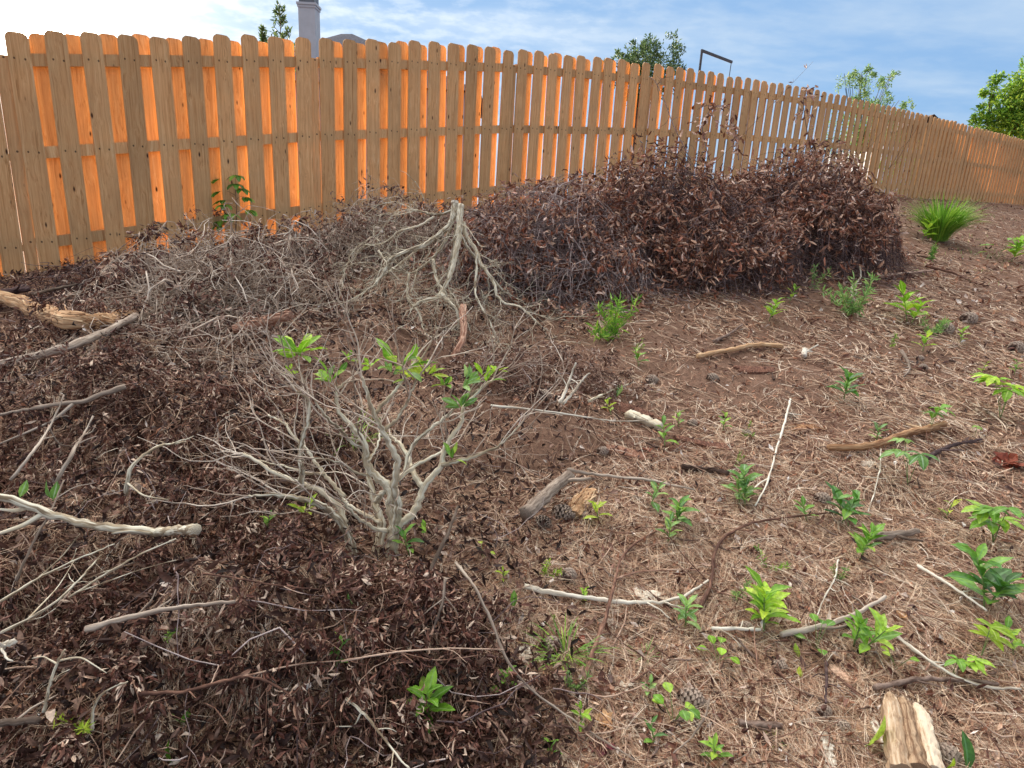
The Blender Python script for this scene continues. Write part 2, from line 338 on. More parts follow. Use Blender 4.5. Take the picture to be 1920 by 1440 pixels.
def mat_fence(name='pine_board', trans=.09):
    m, t = new_mat(name); L = t.links.new
    oi = t.nodes.new('ShaderNodeObjectInfo'); tc = t.nodes.new('ShaderNodeTexCoord')
    of = t.nodes.new('ShaderNodeMath'); of.operation = 'MULTIPLY'; L(oi.outputs['Random'], of.inputs[0]); of.inputs[1].default_value = 37
    cb = t.nodes.new('ShaderNodeCombineXYZ')
    for i in range(3): L(of.outputs[0], cb.inputs[i])
    va = t.nodes.new('ShaderNodeVectorMath'); va.operation = 'ADD'; L(tc.outputs['Object'], va.inputs[0]); L(cb.outputs[0], va.inputs[1])
    # knots
    mk = t.nodes.new('ShaderNodeMapping'); L(va.outputs[0], mk.inputs[0]); mk.inputs['Scale'].default_value = (12, 2.0, 4.2)
    vo = t.nodes.new('ShaderNodeTexVoronoi'); L(mk.outputs[0], vo.inputs['Vector']); vo.inputs['Scale'].default_value = 1.0; vo.inputs['Randomness'].default_value = 1
    kd = t.nodes.new('ShaderNodeMapRange'); L(vo.outputs['Distance'], kd.inputs[0]); kd.inputs[1].default_value = .05; kd.inputs[2].default_value = .12; kd.inputs[3].default_value = 1; kd.inputs[4].default_value = 0
    kw = t.nodes.new('ShaderNodeMapRange'); L(vo.outputs['Distance'], kw.inputs[0]); kw.inputs[1].default_value = .0; kw.inputs[2].default_value = .6; kw.inputs[3].default_value = .9; kw.inputs[4].default_value = 0
    # grain warped round the knots
    mg = t.nodes.new('ShaderNodeMapping'); L(va.outputs[0], mg.inputs[0]); mg.inputs['Scale'].default_value = (62, 62, 1.5)
    wv = t.nodes.new('ShaderNodeVectorMath'); wv.operation = 'ADD'; L(mg.outputs[0], wv.inputs[0]); L(kw.outputs[0], wv.inputs[1])
    gr = t.nodes.new('ShaderNodeTexNoise'); L(wv.outputs[0], gr.inputs['Vector']); gr.inputs['Scale'].default_value = 1.3; gr.inputs['Detail'].default_value = 6; gr.inputs['Roughness'].default_value = .62; gr.inputs['Distortion'].default_value = .9
    r = ramp(t, [(.28, lin((168, 120, 74))), (.43, lin((214, 164, 112))), (.60, lin((232, 188, 136))), (.78, lin((243, 212, 168)))]); L(gr.outputs['Fac'], r.inputs[0])
    # slow weathering stains and per-board tone
    n2 = t.nodes.new('ShaderNodeTexNoise'); L(va.outputs[0], n2.inputs['Vector']); n2.inputs['Scale'].default_value = 3.0; n2.inputs['Detail'].default_value = 5
    w = t.nodes.new('ShaderNodeMapRange'); L(n2.outputs['Fac'], w.inputs[0]); w.inputs[1].default_value = .35; w.inputs[2].default_value = .7; w.inputs[3].default_value = 0; w.inputs[4].default_value = .45
    x = t.nodes.new('ShaderNodeMix'); x.data_type = 'RGBA'; L(w.outputs[0], x.inputs[0]); L(r.outputs[0], x.inputs[6]); x.inputs[7].default_value = lin((186, 150, 110))
    hs = t.nodes.new('ShaderNodeHueSaturation'); L(x.outputs[2], hs.inputs['Color'])
    v = t.nodes.new('ShaderNodeMapRange'); L(oi.outputs['Random'], v.inputs[0]); v.inputs[3].default_value = .82; v.inputs[4].default_value = 1.15; L(v.outputs[0], hs.inputs['Value'])
    k = t.nodes.new('ShaderNodeMix'); k.data_type = 'RGBA'; L(kd.outputs[0], k.inputs[0]); L(hs.outputs[0], k.inputs[6]); k.inputs[7].default_value = lin((66, 36, 24))
    # nail heads where the board crosses each rail
    def mm(op, a, b=None):
        q = t.nodes.new('ShaderNodeMath'); q.operation = op
        for i_, v_ in enumerate((a, b)):
            if v_ is None: continue
            if isinstance(v_, (int, float)): q.inputs[i_].default_value = v_
            else: L(v_, q.inputs[i_])
        return q.outputs[0]
    sx = t.nodes.new('ShaderNodeSeparateXYZ'); L(tc.outputs['Object'], sx.inputs[0]); axn = mm('SUBTRACT', mm('ABSOLUTE', sx.outputs[0]), .034); ax2 = mm('MULTIPLY', axn, axn); dm = None
    for zi in (.245, .935, 1.605):
        dz = mm('SUBTRACT', sx.outputs[2], zi); q_ = mm('ADD', ax2, mm('MULTIPLY', mm('MULTIPLY', dz, dz), .6)); dm = q_ if dm is None else mm('MINIMUM', dm, q_)
    nl_ = mm('LESS_THAN', dm, .0065 ** 2); k0 = k; k = t.nodes.new('ShaderNodeMix'); k.data_type = 'RGBA'; L(mm('MULTIPLY', nl_, .8), k.inputs[0]); L(k0.outputs[2], k.inputs[6]); k.inputs[7].default_value = lin((52, 38, 32))
    b = t.nodes.new('ShaderNodeBsdfPrincipled'); L(k.outputs[2], b.inputs['Base Color']); b.inputs['Roughness'].default_value = .75; b.inputs['Specular IOR Level'].default_value = .25
    bu = t.nodes.new('ShaderNodeBump'); bu.inputs['Strength'].default_value = .3; bu.inputs['Distance'].default_value = .002; L(gr.outputs['Fac'], bu.inputs['Height']); L(bu.outputs[0], b.inputs['Normal'])
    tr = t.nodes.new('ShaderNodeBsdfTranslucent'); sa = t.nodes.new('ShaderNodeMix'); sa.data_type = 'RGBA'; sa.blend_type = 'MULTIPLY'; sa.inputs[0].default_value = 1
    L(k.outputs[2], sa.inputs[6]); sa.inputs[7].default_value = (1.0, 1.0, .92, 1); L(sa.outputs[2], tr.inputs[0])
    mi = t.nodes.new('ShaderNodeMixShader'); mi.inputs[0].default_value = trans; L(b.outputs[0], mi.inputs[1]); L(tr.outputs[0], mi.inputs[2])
    o = t.nodes.new('ShaderNodeOutputMaterial'); L(mi.outputs[0], o.inputs[0]); return m
M_FENCE = mat_fence(); M_FENCER = mat_fence('glowing_rear_board', .28)  # rear boards: same wood, translucency raised so they glow orange

def mat_ground():
    m, t = new_mat('soil'); L = t.links.new
    tc = t.nodes.new('ShaderNodeTexCoord')
    def nz(s, d=6, r=.6):
        n = t.nodes.new('ShaderNodeTexNoise'); L(tc.outputs['Object'], n.inputs['Vector']); n.inputs['Scale'].default_value = s; n.inputs['Detail'].default_value = d; n.inputs['Roughness'].default_value = r; return n.outputs['Fac']
    a = nz(1.3); b_ = nz(28, 8, .7); c = nz(160, 4)
    r1 = ramp(t, [(.3, lin((58, 44, 37))), (.5, lin((110, 85, 71))), (.72, lin((172, 139, 118)))]); L(b_, r1.inputs[0])
    r2 = ramp(t, [(.35, lin((70, 53, 46))), (.65, lin((164, 130, 110)))]); L(c, r2.inputs[0])
    x = t.nodes.new('ShaderNodeMix'); x.data_type = 'RGBA'; L(a, x.inputs[0]); L(r1.outputs[0], x.inputs[6]); L(r2.outputs[0], x.inputs[7])
    b = t.nodes.new('ShaderNodeBsdfPrincipled'); L(x.outputs[2], b.inputs['Base Color']); b.inputs['Roughness'].default_value = .95; b.inputs['Specular IOR Level'].default_value = .1
    bu = t.nodes.new('ShaderNodeBump'); bu.inputs['Strength'].default_value = .7; bu.inputs['Distance'].default_value = .02; L(b_, bu.inputs['Height'])
    bu2 = t.nodes.new('ShaderNodeBump'); bu2.inputs['Strength'].default_value = .5; bu2.inputs['Distance'].default_value = .006; L(c, bu2.inputs['Height']); L(bu.outputs[0], bu2.inputs['Normal']); L(bu2.outputs[0], b.inputs['Normal'])
    o = t.nodes.new('ShaderNodeOutputMaterial'); L(b.outputs[0], o.inputs[0]); return m
G = lambda *c: lin(c)
M_SOIL = mat_ground()
M_NEEDLE = mat_leaf('pine_straw', [(0, G(92, 56, 44)), (.22, G(138, 100, 80)), (.5, G(200, 162, 132)), (.75, G(236, 212, 184)), (1, G(250, 236, 216))], .6, .1, .3)
M_DRY = mat_leaf('dry_leaf', [(0, G(66, 40, 34)), (.35, G(112, 76, 62)), (.6, G(142, 108, 92)), (.85, G(186, 158, 140)), (.97, G(214, 194, 176)), (1, G(232, 218, 204))], .55, .15, .4)
M_DRYDARK = mat_leaf('dark_dry_leaf', [(0, G(52, 28, 22)), (.4, G(92, 54, 44)), (.7, G(132, 90, 74)), (.88, G(182, 146, 124)), (1, G(224, 200, 178))], .55, .12, .4)
M_DRYRED = mat_leaf('reddish_dry_leaf', [(0, G(72, 40, 28)), (.35, G(128, 80, 60)), (.62, G(170, 122, 96)), (.82, G(212, 176, 150)), (.97, G(230, 206, 194)), (1, G(170, 106, 80))], .45, .15, .5)
M_TWIG = mat_bark('grey_twig', [(.2, G(134, 114, 100)), (.5, G(188, 168, 150)), (.8, G(228, 214, 198))], None, .8, 80, 20)
M_TWIGD = mat_bark('dark_twig', [(.2, G(58, 44, 44)), (.5, G(96, 76, 74)), (.8, G(146, 126, 124))], None, .8, 80, 20)
M_TWIGR = mat_bark('brown_twig', [(.2, G(88, 62, 52)), (.5, G(142, 106, 88)), (.8, G(206, 178, 156))], None, .8, 80, 20)
M_TWIGM = mat_bark('purplish_twig', [(.2, G(90, 74, 74)), (.5, G(138, 120, 118)), (.85, G(206, 190, 184))], None, .8, 80, 20)
M_SHADELEAF = mat_leaf('shade_dark_leaf', [(0, G(32, 20, 16)), (.4, G(62, 40, 34)), (.8, G(100, 70, 58)), (1, G(160, 130, 112))], .6, .1, .3)  # dead leaf with the shade between leaves put into its colour
M_OLDWOOD = mat_bark('pale_split_wood', [(.2, G(116, 88, 66)), (.5, G(186, 158, 128)), (.8, G(228, 210, 184))], None, .8, 130, 6, .6)
M_PALE = mat_bark('pale_lichen_bark', [(.2, G(124, 108, 88)), (.5, G(176, 160, 134)), (.8, G(212, 198, 172))], G(222, 216, 196), .85, 60, 14)
M_WHITE = mat_bark('bleached_bark', [(.2, G(160, 146, 128)), (.5, G(206, 196, 178)), (.8, G(232, 224, 208))], G(232, 226, 210), .8, 60, 14)
M_GREYWOOD = mat_bark('weathered_wood', [(.2, G(92, 78, 68)), (.5, G(150, 134, 120)), (.8, G(196, 182, 166))], None, .85, 110, 9, .5)
M_TANWOOD = mat_bark('tan_wood', [(.2, G(128, 88, 60)), (.5, G(190, 150, 112)), (.8, G(228, 200, 162))], None, .8, 110, 7, .6)
M_REDWOOD = mat_bark('reddish_rotten_wood', [(.2, G(84, 54, 44)), (.5, G(146, 104, 84)), (.8, G(200, 166, 144))], None, .85, 110, 9, .6)
M_BARK = mat_bark('brown_bark', [(.2, G(58, 44, 38)), (.5, G(98, 78, 68)), (.8, G(146, 126, 114))], None, .9, 70, 30, .6)
M_CHIP = mat_leaf('wood_chip', [(0, G(104, 66, 50)), (.4, G(156, 108, 84)), (.75, G(196, 150, 122)), (1, G(226, 202, 178))], .8, 0, .2)
GREENS = {
 'bright': mat_leaf('bright_green_leaf', [(0, G(110, 160, 36)), (.6, G(162, 212, 56)), (1, G(208, 236, 84))], .45, .4, .4, G(196, 224, 120)),
 'mid': mat_leaf('green_leaf', [(0, G(84, 132, 36)), (.6, G(132, 184, 56)), (1, G(186, 218, 80))], .42, .35, .45, G(160, 200, 120)),
 'dark': mat_leaf('dark_green_leaf', [(0, G(56, 102, 34)), (.6, G(96, 152, 50)), (1, G(150, 194, 76))], .38, .3, .5, G(120, 170, 110)),
 'lime': mat_leaf('lime_leaf', [(0, G(140, 176, 40)), (.6, G(186, 214, 60)), (1, G(214, 226, 90))], .45, .45, .4, G(214, 230, 140)),
 'blue': mat_leaf('grey_green_leaf', [(0, G(96, 140, 66)), (.6, G(140, 184, 92)), (1, G(190, 216, 124))], .42, .35, .4, G(180, 210, 180))}
M_STEMG = mat_plain('green_stem', G(120, 140, 80))
M_STEMB = mat_plain('brown_stem', G(120, 92, 72))
M_TREE = mat_leaf('tree_leaf', [(0, G(44, 66, 40)), (.5, G(76, 102, 62)), (1, G(124, 146, 92))], .5, .35, .3)
M_TREEY = mat_leaf('sunny_tree_leaf', [(0, G(56, 90, 36)), (.5, G(106, 150, 50)), (1, G(186, 206, 80))], .5, .45, .3)
M_TREEG = mat_leaf('pale_tree_leaf', [(0, G(74, 104, 70)), (.5, G(112, 148, 90)), (1, G(160, 180, 110))], .5, .4, .3)
M_TRUNK = mat_bark('tree_bark', [(.2, G(52, 44, 38)), (.5, G(88, 76, 66)), (.8, G(128, 114, 100))])
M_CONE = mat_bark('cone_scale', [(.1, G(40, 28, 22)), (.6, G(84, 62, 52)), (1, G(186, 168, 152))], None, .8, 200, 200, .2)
# ------------------------------------------------------------------ heaps of brush: where the dead stuff mounds up
def heap(px, py, rx, ry, ro, h):
    p = at(px, py); HEAPS.append((p[0], p[1], rx, ry, ro, h)); return p
heap(500, 1250, .55, .20, .1, .20); heap(120, 1085, .55, .32, .3, .22); heap(300, 850, .85, .42, .1, .24)
heap(700, 1280, .30, .16, .2, .08); heap(110, 1330, .45, .25, 0, .10); heap(130, 720, 1.0, .5, .2, .20); heap(620, 660, .8, .45, .2, .16); heap(420, 1010, .22, .14, 0, .12)
heap(900, 800, .7, .4, .3, .12); heap(560, 690, .7, .4, 0, .12)

# ------------------------------------------------------------------ ground sheet (fine near the camera, coarse to the horizon)
def warp(n, a, b):
    u = np.linspace(-1, 1, n); return a * u + b * np.sign(u) * np.abs(u) ** 7
gx = warp(520, 9, 690); gy = warp(520, 9, 690) + 4.5
X, Y = np.meshgrid(gx, gy, indexing='ij'); Z = ground(X, Y)
mb = MB(); n = 520; i = np.arange(n - 1)[:, None] * n + np.arange(n - 1)[None]
mb.add(np.stack([X, Y, Z], -1).reshape(-1, 3), np.stack([i, i + n, i + n + 1, i + 1], -1).reshape(-1, 4))
tag(mb.build('ground', M_SOIL, smooth=True), kind='structure')

# ------------------------------------------------------------------ the fence
FH = 1.80; PW = PP * .605; TH = .016
def fpos(s, t=0.0, dz=0.0):
    p = FP0 + FD * s + FN * t; return Vector((p[0], p[1], float(fbase(s)) + dz))
def picket_mesh(h, seed, mat):
    r = random.Random(seed); w = PW / 2; c = .030; y = TH / 2
    pr = [(-w, 0), (w, 0), (w, h - c * 1.25), (w - c * .30, h - c * .55), (w - c, h - .001 * r.random()), (-w + c, h), (-w + c * .30, h - c * .55), (-w, h - c * 1.25)]
    # columns of quads: split the outline into left/right strips sharing centre points
    xs = [-w, -w + c * .3, -w + c, 0, w - c, w - c * .3, w]; top = [h - c * 1.25, h - c * .55, h, h + .001, h, h - c * .55, h - c * 1.25]
    bow = r.uniform(-.004, .004); V = []; F = []
    zf = np.linspace(0, 1, 7)
    for k, (x, tp) in enumerate(zip(xs, top)):
        for z in zf:
            b = bow * math.sin(z * math.pi)
            for yy in (-y, y): V.append((x + b * 1.5, yy + b, z * tp))
    nz = len(zf) * 2
    for k in range(len(xs) - 1):
        for q in range(len(zf) - 1):
            a = k * nz + q * 2; b_ = a + nz
            F += [[a, b_, b_ + 2, a + 2], [a + 1, a + 3, b_ + 3, b_ + 1]]
        a = k * nz + nz - 2; b_ = a + nz; F.append([a, b_, b_ + 1, a + 1]); a = k * nz; b_ = a + nz; F.append([a, a + 1, b_ + 1, b_])
    for k in (0, len(xs) - 1):
        for q in range(len(zf) - 1):
            a = k * nz + q * 2; f = [a, a + 2, a + 3, a + 1]; F.append(f if k == 0 else f[::-1])
    m_ = MB(); m_.add(V, F); return m_.mesh('picket', mat)
fence = empty('fence', fpos(0), 'long wooden shadowbox fence of dog-eared pine pickets climbing and falling with the slope', 'fence')
GAPT = .023      # half the rail thickness
PM = [picket_mesh(FH + random.uniform(-.018, .018), k, M_FENCE) for k in range(12)]
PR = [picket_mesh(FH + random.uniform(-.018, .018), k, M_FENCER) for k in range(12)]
rotf = math.pi / 2 - FAZ
inv = fence.location
far_f = []; cnt = 0
def put_picket(i, rear):
    global cnt
    s = (i + .5 * (PW / PP) + (.5 if rear else 0)) * PP + random.uniform(-.006, .006)
    t = 0.0 if not rear else -(2 * GAPT + TH)
    p = fpos(s, t, -.02 + random.uniform(-.008, .008)); tilt = random.gauss(0, .006)
    if cnt < 100 and i < 62:
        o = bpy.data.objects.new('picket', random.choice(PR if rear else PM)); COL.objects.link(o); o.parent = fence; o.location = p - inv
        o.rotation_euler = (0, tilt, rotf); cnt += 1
    else: far_f.append((p, tilt))
for i in range(-9, 45): put_picket(i, False)
for i in range(-9, 40):
    if i % 10 != 6: put_picket(i, True)
for i in range(45, 150): put_picket(i, False)
for i in range(40, 150):
    if i % 10 != 6: put_picket(i, True)
tmp = MB()
import itertools
for (p, tilt) in far_f:
    me = random.choice(PM); V = np.array([v.co[:] for v in me.vertices]); F = np.array([q.vertices[:] for q in me.polygons])
    c_, s_ = math.cos(rotf), math.sin(rotf); Vx = V[:, 0] + tilt * V[:, 2]
    V2 = np.stack([Vx * c_ - V[:, 1] * s_, Vx * s_ + V[:, 1] * c_, V[:, 2]], 1) + np.array(p); tmp.add(V2, F)
fo = tmp.build('distant_pickets', M_FENCE, fence); fo['kind'] = 'stuff'
ax = np.array([FD[0], FD[1], 0]); ay = np.array([FN[0], FN[1], 0])
post_s = [(i + 1 + .5 * (PW / PP) - .5 ) * PP for i in range(-14, 150) if i % 10 == 6]
for ps in post_s:
    m_ = MB(); p = fpos(ps, -(TH / 2 + .045)); h = .86; 
    box(m_, np.array(p) + np.array([0, 0, h - .1]), .044, .042, h, ax, ay)
    m_.build('post', M_FENCE, fence, origin=tuple(p)).location = Vector(p) - inv
for a, b in zip(post_s[:-1], post_s[1:]):
    for hz in (.215, .905, 1.575):
        p0 = np.array(fpos(a + .0455, -(TH / 2 + GAPT), hz + .01)); p1 = np.array(fpos(b - .0455, -(TH / 2 + GAPT), hz + .01)); c = (p0 + p1) / 2; d = p1 - p0; Ln = np.linalg.norm(d); d /= Ln
        m_ = MB(); nz_ = np.cross(d, ay); nz_ /= np.linalg.norm(nz_); nz_ *= np.sign(nz_[2])
        box(m_, c, Ln / 2, GAPT - .0004, .0445, d, ay, nz_)
        m_.build('rail', M_FENCE, fence, origin=tuple(c)).location = Vector(c) - inv

# ------------------------------------------------------------------ beyond the fence
M_SIDING = mat_plain('grey_siding', (.42, .46, .52), .7, .06, 3); M_ROOF = mat_plain('roof_shingle', (.085, .085, .11), .9, .35, 9)
M_CAP = mat_plain('chimney_cap_metal', (.10, .11, .13), .5, .3, 5); M_BROWNROOF = mat_plain('brown_roof', (.07, .05, .045), .9, .3, 9)
D = 30.0
def bg(px, py, d): return pt(px, py, d)
gz = lambda p: float(ground(p[0], p[1]))
pk = bg(633, 57, D); hc = np.array([pk[0], pk[1]]); zb_ = gz(pk)
hroot = empty('house', (hc[0], hc[1], zb_), 'neighbouring house with grey shingle hip roof and tall pale chimney behind the fence', 'house')
rgt = np.array([RT[0], RT[1], 0]); rgt /= np.linalg.norm(rgt); fwd = np.array([-rgt[1], rgt[0], 0])
ztop = pk[2]; ez = ztop - 2.3
c0 = np.array([hc[0], hc[1], 0])
mw = MB(); box(mw, c0 + fwd * 5 + [0, 0, (zb_ - .5 + ez) / 2], 6.2, 4.6, (ez - zb_ + .5) / 2, rgt, fwd); mw.build('wall', M_SIDING, hroot).location = (0, 0, 0)
A = [c0 + rgt * a + fwd * (5 + b) + [0, 0, ez + .01] for a, b in ((-6.8, -5.2), (6.8, -5.2), (6.8, 5.2), (-6.8, 5.2))]
zr_ = CAMZ + (ztop - CAMZ) * (D + 5) / D - .25; r1_ = c0 + rgt * -.5 + fwd * 5 + [0, 0, zr_]; r0_ = c0 - rgt * 1.1 + fwd * 5 + [0, 0, zr_ - .03]
mr_ = MB(); V = A + [r0_, r1_]; mr_.add(V, [[0, 1, 5, 4], [1, 2, 5, 5], [2, 3, 4, 5], [3, 0, 4, 4], [0, 3, 2, 1]]); 
me_ = None
def quadtri(mb_, tri): # triangle as a quad with a split edge point
    a, b, c = [np.asarray(v, float) for v in tri]; mb_.add([a, b, c, (c + a) / 2], [[0, 1, 2, 3]])
mr_ = MB(); mr_.add([A[0], A[1], r1_, r0_], [[0, 1, 2, 3]]); mr_.add([A[2], A[3], r0_, r1_], [[0, 1, 2, 3]]); quadtri(mr_, (A[1], A[2], r1_)); quadtri(mr_, (A[3], A[0], r0_))
ro = mr_.build('roof', M_ROOF, hroot)
cc = bg(580, 40, D + 1.0); cw = .40
mc = MB(); ctop = bg(580, 16, D + 1.0)[2]; box(mc, [cc[0], cc[1], (ez - .5 + ctop) / 2], cw, cw, (ctop - ez + .5) / 2, rgt, fwd)
ch = mc.build('chimney', M_SIDING, hroot)
m2 = MB(); box(m2, [cc[0], cc[1], ctop + .07], cw + .07, cw + .07, .05, rgt, fwd); box(m2, [cc[0], cc[1], ctop - .04], cw + .035, cw + .035, .05, rgt, fwd)
def childof(o, par):
    o.parent = par; return o
k = m2.build('trim', M_SIDING, hroot); childof(k, ch); k.location = (0, 0, 0)
m3 = MB(); box(m3, [cc[0], cc[1], ctop + .36], cw - .03, cw - .03, .23, rgt, fwd); box(m3, [cc[0], cc[1], ctop + .74], cw + .03, cw + .03, .03, rgt, fwd)
k = m3.build('cap', M_CAP, hroot); childof(k, ch); k.location = (0, 0, 0)
# far right roof tip
p = bg(1752, 214, 34); q = empty('roof_gable', (p[0], p[1], gz(p)), 'small dark brown roof peak just showing over the right of the fence', 'house')
m4 = MB(); a0 = p + rgt * -2.6 + [0, 0, -1.3]; b0 = p + rgt * 2.4 + [0, 0, -1.6]; f6 = fwd * 7
m4.add([a0, p, p + f6, a0 + f6], [[0, 1, 2, 3]]); m4.add([p, b0, b0 + f6, p + f6], [[0, 1, 2, 3]]); m4.build('roof', M_BROWNROOF, q)
m5 = MB(); box(m5, [p[0] + f6[0] / 2, p[1] + f6[1] / 2, (p[2] - 1.7 + gz(p) - .5) / 2], 2.2, 3.2, (p[2] - 1.7 - gz(p) + .5) / 2, rgt, fwd); m5.build('wall', M_SIDING, q)
# swing-set like metal frame
M_FRAME = mat_plain('dark_metal', (.09, .085, .09), .5, .2, 9, .6)
d_ = 13.0; a = bg(1316, 97, d_); b = bg(1371, 118, d_ + .6); q = empty('metal_frame', (a[0], a[1], gz(a)), 'dark metal pole frame with drooping crossbar rising above the fence', 'frame')
m6 = MB(); box(m6, [a[0], a[1], (a[2] + gz(a)) / 2], .02, .02, (a[2] - gz(a)) / 2, rgt, fwd); m6.build('pole', M_FRAME, q)
m6 = MB(); dd = b - a; Ln = np.linalg.norm(dd); dd = dd / Ln; sd = np.cross(dd, [0, 0, 1]); sd /= np.linalg.norm(sd); box(m6, (a + b) / 2 + [0, 0, .02], Ln / 2 + .02, .018, .024, dd, sd, np.cross(sd, dd)); m6.build('crossbar', M_FRAME, q)
m6 = MB(); b2 = bg(1366, 150, d_ + .6); tubes(m6, [smooth_path([b, b + [0.0, 0, -.12], b2, b2 - [0, 0, .5]], 8)], np.full((1, 8), .009), 5); m6.build('chain', M_FRAME, q)

# trees beyond the fence
def tree(name, px, py_top, d, crown_px, label, lm, nl, lsize, blobs, height_to=None, dens=1.0, trunk_r=.12):
    """crown made of leafy twigs round blobs given in px offsets (dx, dy, radius px)"""
    base = bg(px, py_top, d); gzv = gz(base); sc_ = d / FPX
    root = empty(name, (base[0], base[1], gzv), label, 'tree' if 'tree' in label or 'conifer' in label else 'shrub')
    mt = MB(); top = np.array([base[0], base[1], 0])
    C_ = []
    for dx, dy, r_ in blobs:
        c = bg(px + dx, py_top + dy, d) + fwd * rng.uniform(-.5, .5) * r_ * sc_; C_.append((c, r_ * sc_))
    zc_ = min(c[0][2] - c[1] for c in C_); foot = np.array([base[0], base[1], gzv - .2]); mid = np.array([base[0], base[1], max(gzv + .5, zc_)])
    tubes(mt, [smooth_path([foot, (foot + mid) / 2 + rgt * .05, mid], 8)], np.linspace(trunk_r, trunk_r * .6, 8)[None], 8)
    for c, r_ in C_:
        nb = 5; S = np.repeat(mid[None], nb, 0); E_ = c + sphv(nb) * r_ * .7
        P_ = np.stack([S * (1 - u) + E_ * u + sphv(nb) * .05 * r_ * (u > 0) for u in np.linspace(0, 1, 7)], 1); tubes(mt, P_, np.linspace(trunk_r * .35, .008, 7)[None].repeat(nb, 0), 5)
    mt.build('trunk', M_TRUNK, root)
    ml = MB()
    tot = sum(r_ ** 2 for c, r_ in C_)
    for c, r_ in C_:
        k = int(nl * r_ ** 2 / tot); ncl = max(8, int(k / 34)); cl_ = c + sphv(ncl) * (r_ * rng.uniform(.3, 1.18, (ncl, 1)) ** .7)
        idx = rng.integers(0, ncl, k); P_ = cl_[idx] + rng.normal(size=(k, 3)) * r_ * .10 * dens
        Dv = unit(P_ - c) + rng.normal(size=(k, 3)) * .7
        leaves(ml, P_, Dv, rng.uniform(.7, 1.3, k) * lsize, lsize * .42, .5, .25, ns=3, tint=np.clip(rng.uniform(0, .75, k) + .25 * (rng.random(ncl)[idx]), 0, 1))
    ml.build('crown', lm, root)
    return root
tree('broadleaf_tree', 1208, 76, 26, 80, 'dark round-crowned tree showing above the middle of the fence', M_TREE, 7000, .13,
     [(0, 38, 34), (-48, 42, 24), (32, 30, 34), (60, 58, 22), (-10, 20, 20), (10, 70, 50), (-70, 62, 20), (-25, 75, 34)], dens=1.1)
tree('bushy_tree', 1885, 140, 20, 80, 'large sunlit yellow-green tree above the far right end of the fence', M_TREEY, 15000, .12,
     [(20, 45, 48), (50, 10, 40), (-10, 80, 38), (-35, 92, 24), (30, 110, 60), (70, 70, 60), (-5, 30, 28)])
tree('slender_tree', 1640, 120, 22, 60, 'loose pale green young tree whose sprays rise above the fence', M_TREEG, 4200, .10,
     [(-55, 30, 22), (-20, 22, 18), (0, 45, 24), (28, 28, 16), (-35, 55, 22), (10, 75, 22), (45, 80, 16), (60, 82, 12), (-5, 115, 40), (-60, 125, 40)], dens=1.5, trunk_r=.05)
def conifer(px, pyt, pyb, d, wpx, label, nb):
    top = bg(px, pyt, d); bot = bg(px, pyb, d); gzv = gz(top); root = empty('conifer_sapling', (top[0], top[1], gzv), label, 'tree')
    mt = MB(); tubes(mt, [smooth_path([np.array([top[0], top[1], gzv - .1]), top], 10)], np.linspace(.03, .003, 10)[None], 6); mt.build('trunk', M_TRUNK, root)
    Hh = top[2] - gzv; z = top[2] - (top[2] - bot[2]) * 2.2 * rng.uniform(0, 1, nb); L_ = wpx * d / FPX * (.12 + (top[2] - z) / (top[2] - bot[2])) * rng.uniform(.6, 1.1, nb)
    L_ = np.minimum(L_, .9); S = np.stack([np.full(nb, top[0]), np.full(nb, top[1]), z], 1); a = rng.uniform(0, 6.28, nb); Dv = np.stack([np.cos(a), np.sin(a), np.full(nb, .65)], 1)
    P_ = wig(S, Dv, L_, 6, .12, .04); m_ = MB(); tubes(m_, P_, np.linspace(.007, .003, 6)[None].repeat(nb, 0), 3)
    kk = 7; q_ = P_[:, rng.integers(1, 6, kk)].reshape(-1, 3); leaves(m_, q_, rng.normal(size=(len(q_), 3)) + [0, 0, .9], .075, .022, .3, .3, ns=3); m_.build('crown', M_TREE, root)
conifer(524, 8, 70, 9, 22, 'thin young conifer tip beside the chimney above the fence', 60)
conifer(492, 53, 75, 9, 10, 'smallest conifer tip poking just over the fence left of the other', 26)
# leafy climber seen through the gaps right of the middle
p = at(1640, 350); s_, t_ = st(p[0], p[1]); q = fpos(15.5, -.45)
rt = empty('climbing_vine', q, 'green leafy vine growing behind the fence and showing through the gaps', 'vine')
m_ = MB(); S = np.array([np.array(fpos(u, -.25, .1)) for u in rng.uniform(13.5, 18.0, 26)]); P_ = wig(S, np.tile([0, 0, 1.], (26, 1)), rng.uniform(.8, 1.7, 26), 14, .25, .12)
tubes(m_, P_, np.linspace(.006, .002, 14)[None].repeat(26, 0), 3); m_.build('stem', M_STEMB, rt)
m_ = MB(); q_ = P_[:, rng.integers(0, 14, 40)].reshape(-1, 3) + rng.normal(size=(26 * 40, 3)) * .05; sq, tq = st(q_[:, 0], q_[:, 1]); q_ = q_[tq < -.11]; leaves(m_, q_, sphv(len(q_)), .07, .04, .4, .3, ns=3); m_.build('leaves', GREENS['mid'], rt)
for (px, pyt, d, lb) in ((1522, 115, 8.6, 'very thin dry weed stalk standing tall against the sky over the fence'),):
    s0 = float(st(*bg(px - 5, 185, d)[:2])[0]); b = np.array(fpos(s0, -.3)); tp = bg(px, pyt, d); rt = empty('weed_stalk', b, lb, 'weed')
    m_ = MB(); Pp = smooth_path([b, b * .45 + tp * .55 + rgt * .03, tp + rgt * .02], 24); tubes(m_, [Pp], np.linspace(.004, .0015, 24)[None], 4); m_.build('stem', M_STEMB, rt)
    m_ = MB(); q_ = Pp[rng.integers(14, 23, 14)]; leaves(m_, q_, sphv(14, .8), .07, .018, .6, .3, ns=3); m_.build('leaves', M_DRY, rt)
